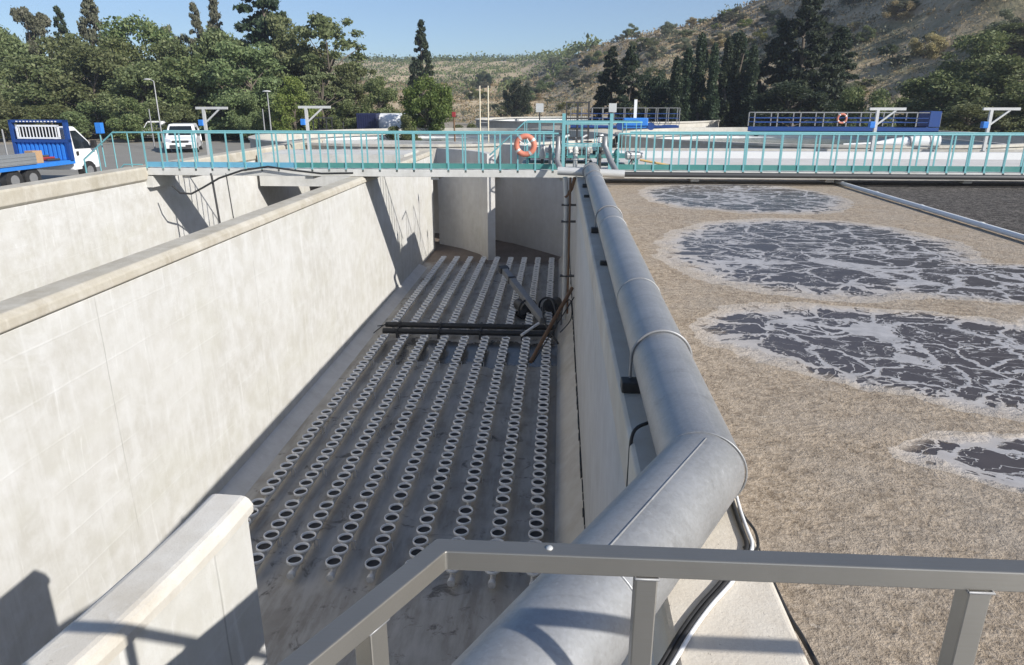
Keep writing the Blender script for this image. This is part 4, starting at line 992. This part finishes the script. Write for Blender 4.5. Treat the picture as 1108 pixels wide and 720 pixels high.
# ------------------------------------------------------------------ vegetation
def card(vs, fs, c, s, rng, up=.0):
    n = Vector((rng.gauss(0, 1), rng.gauss(0, 1), rng.gauss(0, .8) + up)).normalized(); a = n.orthogonal().normalized(); b_ = n.cross(a)
    an = rng.random() * 6.28; u = a * math.cos(an) + b_ * math.sin(an); v = n.cross(u)
    s1 = s * rng.uniform(.6, 1.3); s2 = s1 * rng.uniform(.4, .8); k = len(vs)
    vs += [c - u * s1, c - v * s2 * .7, c + u * s1, c + v * s2]; fs.append((k, k + 1, k + 2, k + 3))
def crown(kind, seed, n=11000, size=.15):
    """unit-free crown about 8 m tall on a base at z=0, trunk handled apart"""
    rng = random.Random(seed); vs = []; fs = []; cl = []
    if kind == 'broad':
        for i in range(64):
            t = rng.random(); z = .8 + 6.8 * t; rm = 2.9 * max(0, math.sin(math.pi * min(1, (.25 + .72 * t)))) ** .6 + .3
            a = rng.random() * 6.28; rr = rm * rng.random() ** .45
            cl.append((Vector((rr * math.cos(a), rr * math.sin(a), z)), rng.uniform(.5, 1.05), (1, 1, .75)))
    elif kind == 'airy':
        for i in range(70):
            t = rng.random(); z = 1.2 + 6.7 * t; rm = .8 + 2.6 * max(0, math.sin(math.pi * t ** .85)) ** .7
            a = rng.random() * 6.28; rr = rm * rng.random() ** .35
            cl.append((Vector((rr * math.cos(a), rr * math.sin(a), z)), rng.uniform(.35, .65), (1, 1, .6)))
    elif kind == 'cypress':
        for i in range(60):
            t = i / 60; z = .3 + 7.7 * t; rm = (.95 * math.sin(math.pi * (.12 + .88 * t) ** .75) ** .6) * (1 - .35 * t)
            a = rng.random() * 6.28; rr = rm * rng.random() ** .6 * .75
            cl.append((Vector((rr * math.cos(a), rr * math.sin(a), z)), rng.uniform(.28, .48), (.8, .8, 1.6)))
    elif kind == 'pine':
        for i in range(100):
            t = (i + .5) / 100; z = 1.0 + 7.1 * t; rm = 2.5 * (1 - t) ** .75 + .12
            a = rng.random() * 6.28; rr = rm * (rng.random() ** .35)
            cl.append((Vector((rr * math.cos(a), rr * math.sin(a), z - rr * .12)), rng.uniform(.28, .6) * (1.15 - .6 * t), (1.25, 1.25, .5)))
    elif kind == 'round':
        for i in range(70):
            d = Vector((rng.gauss(0, 1), rng.gauss(0, 1), rng.gauss(0, 1))).normalized() * (rng.random() ** .3)
            cl.append((Vector((d.x * 3.2, d.y * 3.2, 4.6 + d.z * 3.0)), rng.uniform(.5, .9), (1, 1, .9)))
    elif kind == 'shrub':
        for i in range(26):
            a = rng.random() * 6.28; rr = 3.4 * rng.random() ** .5; z = 1.0 + 5.8 * rng.random() * (1 - (rr / 4.4) ** 2)
            cl.append((Vector((rr * math.cos(a), rr * math.sin(a), z)), rng.uniform(.6, 1.2), (1, 1, .85)))
    tot = sum(c[1] ** 2 for c in cl)
    for c, rad, sc in cl:
        for _ in range(int(n * rad ** 2 / tot)):
            d = Vector((rng.gauss(0, 1), rng.gauss(0, 1), rng.gauss(0, 1))).normalized() * rad * rng.random() ** .4
            card(vs, fs, c + Vector((d.x * sc[0], d.y * sc[1], d.z * sc[2])), size, rng)
    # stray sprigs for a ragged outline
    for _ in range(n // 14):
        c, rad, sc = rng.choice(cl); d = Vector((rng.gauss(0, 1), rng.gauss(0, 1), rng.gauss(.2, 1))).normalized() * rad * rng.uniform(1.05, 1.5)
        card(vs, fs, c + Vector((d.x * sc[0], d.y * sc[1], d.z * sc[2])), size * .7, rng)
    return vs, fs, cl
def trunk_mb(kind, cl, seed):
    rng = random.Random(seed); m = MB(); H = 6.8 if kind in ('pine', 'cypress') else 4.6
    w_ = .20 if kind != 'shrub' else .12
    pts = [Vector((rng.uniform(-.12, .12) * k, rng.uniform(-.12, .12) * k, H * k / 4)) for k in range(5)]; pts[0] = Vector((0, 0, -.4))
    m.tube(pts, w_, 8, rr=[w_ * 1.3, w_, w_ * .8, w_ * .55, w_ * .25])
    for c, rad, _ in (cl[::2] if kind in ('airy', 'broad', 'round') else cl[::5]):
        t = max(.15, min(.95, (c.z - (1.8 if kind not in ('pine', 'cypress') else .4)) / H)); i = min(3, int(t * 4)); a = pts[i].lerp(pts[i + 1], t * 4 - i)
        if a.z > c.z: a = pts[i]
        mid = a.lerp(c, .5) + Vector((0, 0, .15)); m.tube([a, mid, c], .05, 5, rr=[w_ * .35, w_ * .2, .015])
    return m
PROTO = {}
def proto(kind, mat, seed, n=11000, size=.15):
    key = (kind, mat.name, seed)
    if key not in PROTO:
        vs, fs, cl = crown(kind, seed, n, size); m = MB(); m.v = vs; m.f = [list(f) for f in fs]; m.mi = [0] * len(fs); m.sm = [False] * len(fs)
        PROTO[key] = (m.mesh('crown', mat), trunk_mb(kind, cl, seed).mesh('trunk', M_BARK))
    return PROTO[key]
TN = {'broad': 'broadleaf_tree', 'airy': 'airy_tree', 'cypress': 'cypress_tree', 'pine': 'pine_tree', 'round': 'round_tree', 'shrub': 'shrub'}
rt = random.Random(11)
def tree(px, ptop, wpx, D, kind, mat, label, seed=0, base=None, group=None, cat='tree', n=11000, size=.15):
    top = at(px, ptop, D); x = top.x; z0 = height(x, D) if base is None else base
    cm, tm = proto(kind, mat, seed, n, size)
    H = max(1.2, top.z - z0); sz = H / 8.1; natural = {'broad': 5.8, 'airy': 6.6, 'cypress': 2.0, 'pine': 5.0, 'round': 7.4, 'shrub': 8.0}[kind]
    wm = wpx / 790 * D; sx = wm / natural
    r = empty(TN[kind], (x, D, z0), rt.random() * 6.28, label, cat, group); r.scale = (sx, sx, sz)
    for nm, me in (('crown', cm), ('trunk', tm)):
        o = bpy.data.objects.new(nm, me); COL.objects.link(o); o.parent = r
    return r
T = tree
# left belt, back to front
T(-12, 20, 75, 78, 'broad', L_OLIVE, 'olive brown tree at the far left edge behind the truck', 1)
T(28, 8, 70, 82, 'airy', L_GREY, 'tall thin grey green tree near the left edge with sky showing through', 2)
T(62, 8, 38, 80, 'pine', L_DARK, 'narrow dark conifer poking above the left belt, leftmost conifer', 3)
T(92, -14, 50, 84, 'pine', L_GREY, 'tall airy conifer reaching the top edge left of the round green crown', 4)
T(30, 58, 100, 70, 'broad', L_OLIVE, 'wide olive tree directly behind the blue truck', 5)
T(92, 48, 90, 71, 'broad', L_OLIVE, 'brownish broad tree behind the truck cab', 6)
T(146, 18, 92, 78, 'broad', L_GREEN, 'large fresh green crown above the white car', 7)
T(150, 64, 80, 69, 'broad', L_OLIVE, 'olive brown tree behind the tall street lamp', 8)
T(186, 26, 55, 82, 'airy', L_GREY, 'thin grey green tree right of the fresh green crown', 9)
T(209, 4, 36, 80, 'pine', L_GREY, 'slim ragged conifer, left one of the pair above the van', 3)
T(229, -4, 38, 82, 'pine', L_GREY, 'slim ragged conifer, right one of the pair above the van', 4)
T(205, 58, 80, 70, 'broad', L_GREEN, 'green broad tree behind the white van', 1)
T(278, -34, 96, 80, 'pine', L_DARK, 'huge dark pine cut off by the top edge left of centre', 10, n=14000)
T(262, 46, 90, 68, 'broad', L_OLIVE, 'wide brown olive tree below the huge dark pine', 6)
T(305, 14, 60, 78, 'broad', L_OLIVE, 'olive tree just right of the huge dark pine', 5)
T(316, 82, 46, 62, 'broad', L_BRIGHT, 'small yellow green tree right of the slim lamp', 12)
T(352, 16, 112, 74, 'airy', L_OLIVE, 'spreading airy tree with bare limbs above the tractor', 13, n=7000)
T(345, 78, 70, 66, 'airy', L_OLIVE, 'low brown airy tree behind the tractor', 2)
T(384, 66, 66, 72, 'airy', L_OLIVE, 'brown leafed tree left of the navy container', 9)
T(408, 84, 44, 66, 'broad', L_GREEN, 'small green tree behind the white horizontal tank', 12)
T(455, 24, 36, 95, 'pine', L_DARK, 'lone dark conical conifer standing against the sky', 14, n=12000)
T(461, 78, 66, 58, 'round', L_FRESH, 'round clipped green tree right of the white horizontal tank', 15, n=13000, size=.15)
T(438, 120, 46, 54, 'shrub', L_GREEN, 'low dark shrub under the round tree', 16, cat='shrub')
T(505, 126, 40, 60, 'shrub', L_GREEN, 'low green shrub right of the round tree', 17, cat='shrub')
HL = ['at the left edge of the photo', 'behind the cage of the blue truck', 'behind the white truck cab', 'just left of the tall street lamp', 'above the white van', 'right of the davit by the van', 'left of the slim street lamp', 'right of the slim street lamp', 'above the davit near the tractor', 'behind the navy container']
for i, (px, pt, w_) in enumerate(((-5, 96, 90), (48, 100, 80), (100, 96, 80), (140, 100, 70), (182, 98, 70), (232, 92, 80), (268, 96, 60), (300, 100, 60), (332, 108, 60), (372, 106, 50))):
    T(px, pt, w_, 64 + (i % 3) * 2, 'shrub', (L_OLIVE, L_GREEN)[i % 2], 'dense shrub under the left trees, ' + HL[i], 16 + i % 3, cat='shrub', group='shrubs under the left tree belt')
T(62, 36, 84, 76, 'broad', L_OLIVE, 'olive tree filling the gap between the two leftmost conifers', 7)
T(120, 40, 80, 75, 'broad', L_GREEN, 'mid green tree left of the fresh green crown', 12)
T(182, 44, 80, 74, 'broad', L_OLIVE, 'olive tree above and left of the white van', 5)
T(240, 30, 80, 76, 'broad', L_OLIVE, 'olive tree between the slim conifers and the huge dark pine', 8)
T(334, 46, 80, 76, 'broad', L_OLIVE, 'olive tree behind the limbs of the spreading airy tree', 1)
T(560, 84, 34, 110, 'round', L_DARK, 'dark round bush on the dry slope above the life ring', 15, cat='shrub')
# right trees
T(663, 52, 44, 74, 'pine', L_DARK, 'dark pine right of centre, left tree of the pair', 14, n=12000)
T(684, 50, 46, 72, 'pine', L_DARK, 'dark pine right of centre, right tree of the pair', 10, n=14000)
T(714, 68, 44, 78, 'round', L_DARK, 'dark rounded tree right of the pine pair', 19)
cyp = [(733, 64, 20), (746, 54, 20), (760, 42, 21), (774, 50, 20), (789, 44, 22), (801, 40, 24), (816, 52, 24)]
cl_lab = ['first', 'second', 'third', 'fourth', 'fifth', 'sixth', 'seventh']
for i, (px, pt, w_) in enumerate(cyp):
    T(px, pt, w_ * 1.15, 70 + (i % 3), 'cypress', L_DARK, '%s slim dark cypress from the left in the cypress row' % cl_lab[i], 20 + i % 3, group='row of cypresses below the hill', n=9000, size=.13)
T(800, 36, 60, 76, 'pine', L_DARK, 'dark pine rising just behind the cypress row', 10)
T(848, 22, 70, 72, 'pine', L_DARK, 'black green pine right of the cypress row', 23, n=14000)
T(880, -4, 84, 70, 'pine', L_DARK, 'tallest black green pine touching the top edge on the right', 24, n=15000)
T(912, 30, 60, 73, 'pine', L_DARK, 'black green pine right of the tallest pine', 10)
T(860, 84, 90, 66, 'broad', L_DARK, 'low dark broad tree behind the left part of the blue bridge', 25)
T(938, 72, 70, 60, 'shrub', L_GREEN, 'rounded olive green bush above the davit and blue bridge', 17, cat='shrub')
for i, (px, pt, w_, D, mt, lab) in enumerate(((985, 100, 70, 66, L_GREEN, 'dark shaded bush behind the right end of the blue bridge'), (1028, 76, 90, 62, L_GREEN, 'wide green shaded tree left of the far right davit'), (1085, 60, 110, 60, L_OLIVE, 'wide olive tree at the right edge above the davit'),
        (1060, 34, 80, 72, L_GREEN, 'taller green tree on the right slope'), (1120, 24, 90, 78, L_OLIVE, 'tall olive tree cut by the right edge'), (1130, 80, 90, 55, L_GREEN, 'low green tree cut by the right edge'), (1055, 108, 80, 54, L_OLIVE, 'low olive bush behind the far right davit'))):
    T(px, pt, w_, D, 'broad' if i else 'shrub', mt, lab, (12, 1, 5, 7, 6, 8, 25)[i] if i else 16)
# scrub on the hillside (each one a bush)
rs = random.Random(5)
k = 0
while k < 210:
    az = rs.uniform(-.12, .60); r0 = lerp_tab(FOOT, az); r1 = lerp_tab(RIDGE, az)
    if az < .02: rr = rs.uniform(r0 + 8, r0 + 150)
    else: rr = r0 + (r1 - r0) * rs.uniform(.08, 1.02)
    x = rr * math.sin(az); y = rr * math.cos(az); z = height(x, y)
    mt = (L_GREEN, L_GREY, L_OLIVE, L_BRIGHT, L_GREY, L_DRY, L_DARK)[min(6, int(rs.random() * 6.6))]; sd_ = 16 + rs.randrange(3)
    cm, tm = proto('shrub', mt, sd_)
    s = rs.uniform(.20, .58) * (1 + max(0, (rr - 120)) / 220)
    r = empty('shrub', (x, y, z - .2), rs.random() * 6.28, 'wild shrub growing on the dry hillside', 'shrub', 'wild shrubs on the dry hillside'); r.scale = (s, s, s * rs.uniform(.5, .85))
    for nm, me in (('crown', cm), ('trunk', tm)): o = bpy.data.objects.new(nm, me); COL.objects.link(o); o.parent = r
    k += 1
# dry scrub and grass tufts = stuff
vs = []; fs = []; rg = random.Random(9)
for _ in range(5200):
    az = rg.uniform(-.30, .62); r0 = lerp_tab(FOOT, az); r1 = lerp_tab(RIDGE, az); rr = r0 + min(r1 - r0, 130) * rg.random() ** 1.0 * 1.03
    x = rr * math.sin(az); y = rr * math.cos(az); z = height(x, y); s = rg.uniform(.3, 1.1)
    for j in range(12): card(vs, fs, Vector((x + rg.gauss(0, s * .9), y + rg.gauss(0, s * .9), z + abs(rg.gauss(0, s * .3)))), .15 * (rr / 100), rg)
m = MB(); m.v = vs; m.f = [list(f) for f in fs]; m.mi = [0] * len(fs); m.sm = [False] * len(fs)
tag(m.build('dry_scrub', L_DRY, None, fix=False), 'dry straw coloured grass and scrub covering the hillside', 'scrub', kind='stuff')
vs = []; fs = []
for _ in range(1500):
    az = rg.uniform(-.2, .62); r0 = lerp_tab(FOOT, az); r1 = lerp_tab(RIDGE, az); rr = r0 + min(r1 - r0, 150) * rg.random() * 1.03
    x = rr * math.sin(az); y = rr * math.cos(az)
    if noise.noise(Vector((x * .05, y * .05, 1))) < -.05: continue
    z = height(x, y); s = rg.uniform(.4, 1.3)
    for j in range(22): card(vs, fs, Vector((x + rg.gauss(0, s * .7), y + rg.gauss(0, s * .7), z + abs(rg.gauss(0, s * .55)))), .17 * (rr / 100), rg)
m = MB(); m.v = vs; m.f = [list(f) for f in fs]; m.mi = [0] * len(fs); m.sm = [False] * len(fs)
tag(m.build('green_scrub', L_GREY, None, fix=False), 'patchy low grey green scrub between the dry grass on the hillside', 'scrub', kind='stuff')
# olive grove on the far ridge = stuff (far-off, reads as one mass)
vs = []; fs = []
for i in range(-18, 12):
    for j in range(74):
        x = i * 15 - 18 + rg.uniform(-.8, .8); y = 205 + j * 3.5 + rg.uniform(-.8, .8)
        x += (y - 200) * .12
        az = math.atan2(x, y); rr = math.hypot(x, y)
        if not (-.42 < az < .045) or rr > 445: continue
        if rr > lerp_tab(RIDGE, az) * 1.03: continue
        if rg.random() < .06: continue
        z = height(x, y); h = rg.uniform(1.6, 2.6)
        for q in range(26): card(vs, fs, Vector((x + rg.gauss(0, 1.5), y + rg.gauss(0, 1.4), z + .4 + abs(rg.gauss(0, h * .5)))), .5, rg)
for q in range(420):
    az = -.45 + q * .00118; rr = lerp_tab(RIDGE, az) * 1.0
    x = rr * math.sin(az); y = rr * math.cos(az); z = height(x, y)
    for w_ in range(10): card(vs, fs, Vector((x + rg.gauss(0, 1.2), y + rg.gauss(0, 1.2), z + abs(rg.gauss(0, 1.4)))), .8, rg)
m = MB(); m.v = vs; m.f = [list(f) for f in fs]; m.mi = [0] * len(fs); m.sm = [False] * len(fs)
tag(m.build('olive_grove', L_GREEN, None, fix=False), 'rows of olive trees on the far ridge left of centre', 'olive grove', kind='stuff')
# the unseen ridge raised off to the right shades the right-hand hillside
# ------------------------------------------------------------------ haze
hz = MB(); hz.box((-430, -130, -6.2), (530, 650, 75)); ho = hz.build('haze', None)
ho.data.materials.clear()
hm = bpy.data.materials.new('thin_haze'); hm.use_nodes = True; hm.node_tree.nodes.clear()
out = hm.node_tree.nodes.new('ShaderNodeOutputMaterial'); pv = hm.node_tree.nodes.new('ShaderNodeVolumePrincipled')
pv.inputs['Color'].default_value = (.82, .88, 1, 1); pv.inputs['Density'].default_value = .0006; pv.inputs['Anisotropy'].default_value = .3
hm.node_tree.links.new(pv.outputs[0], out.inputs['Volume']); ho.data.materials.append(hm)
tag(ho, kind='stuff')
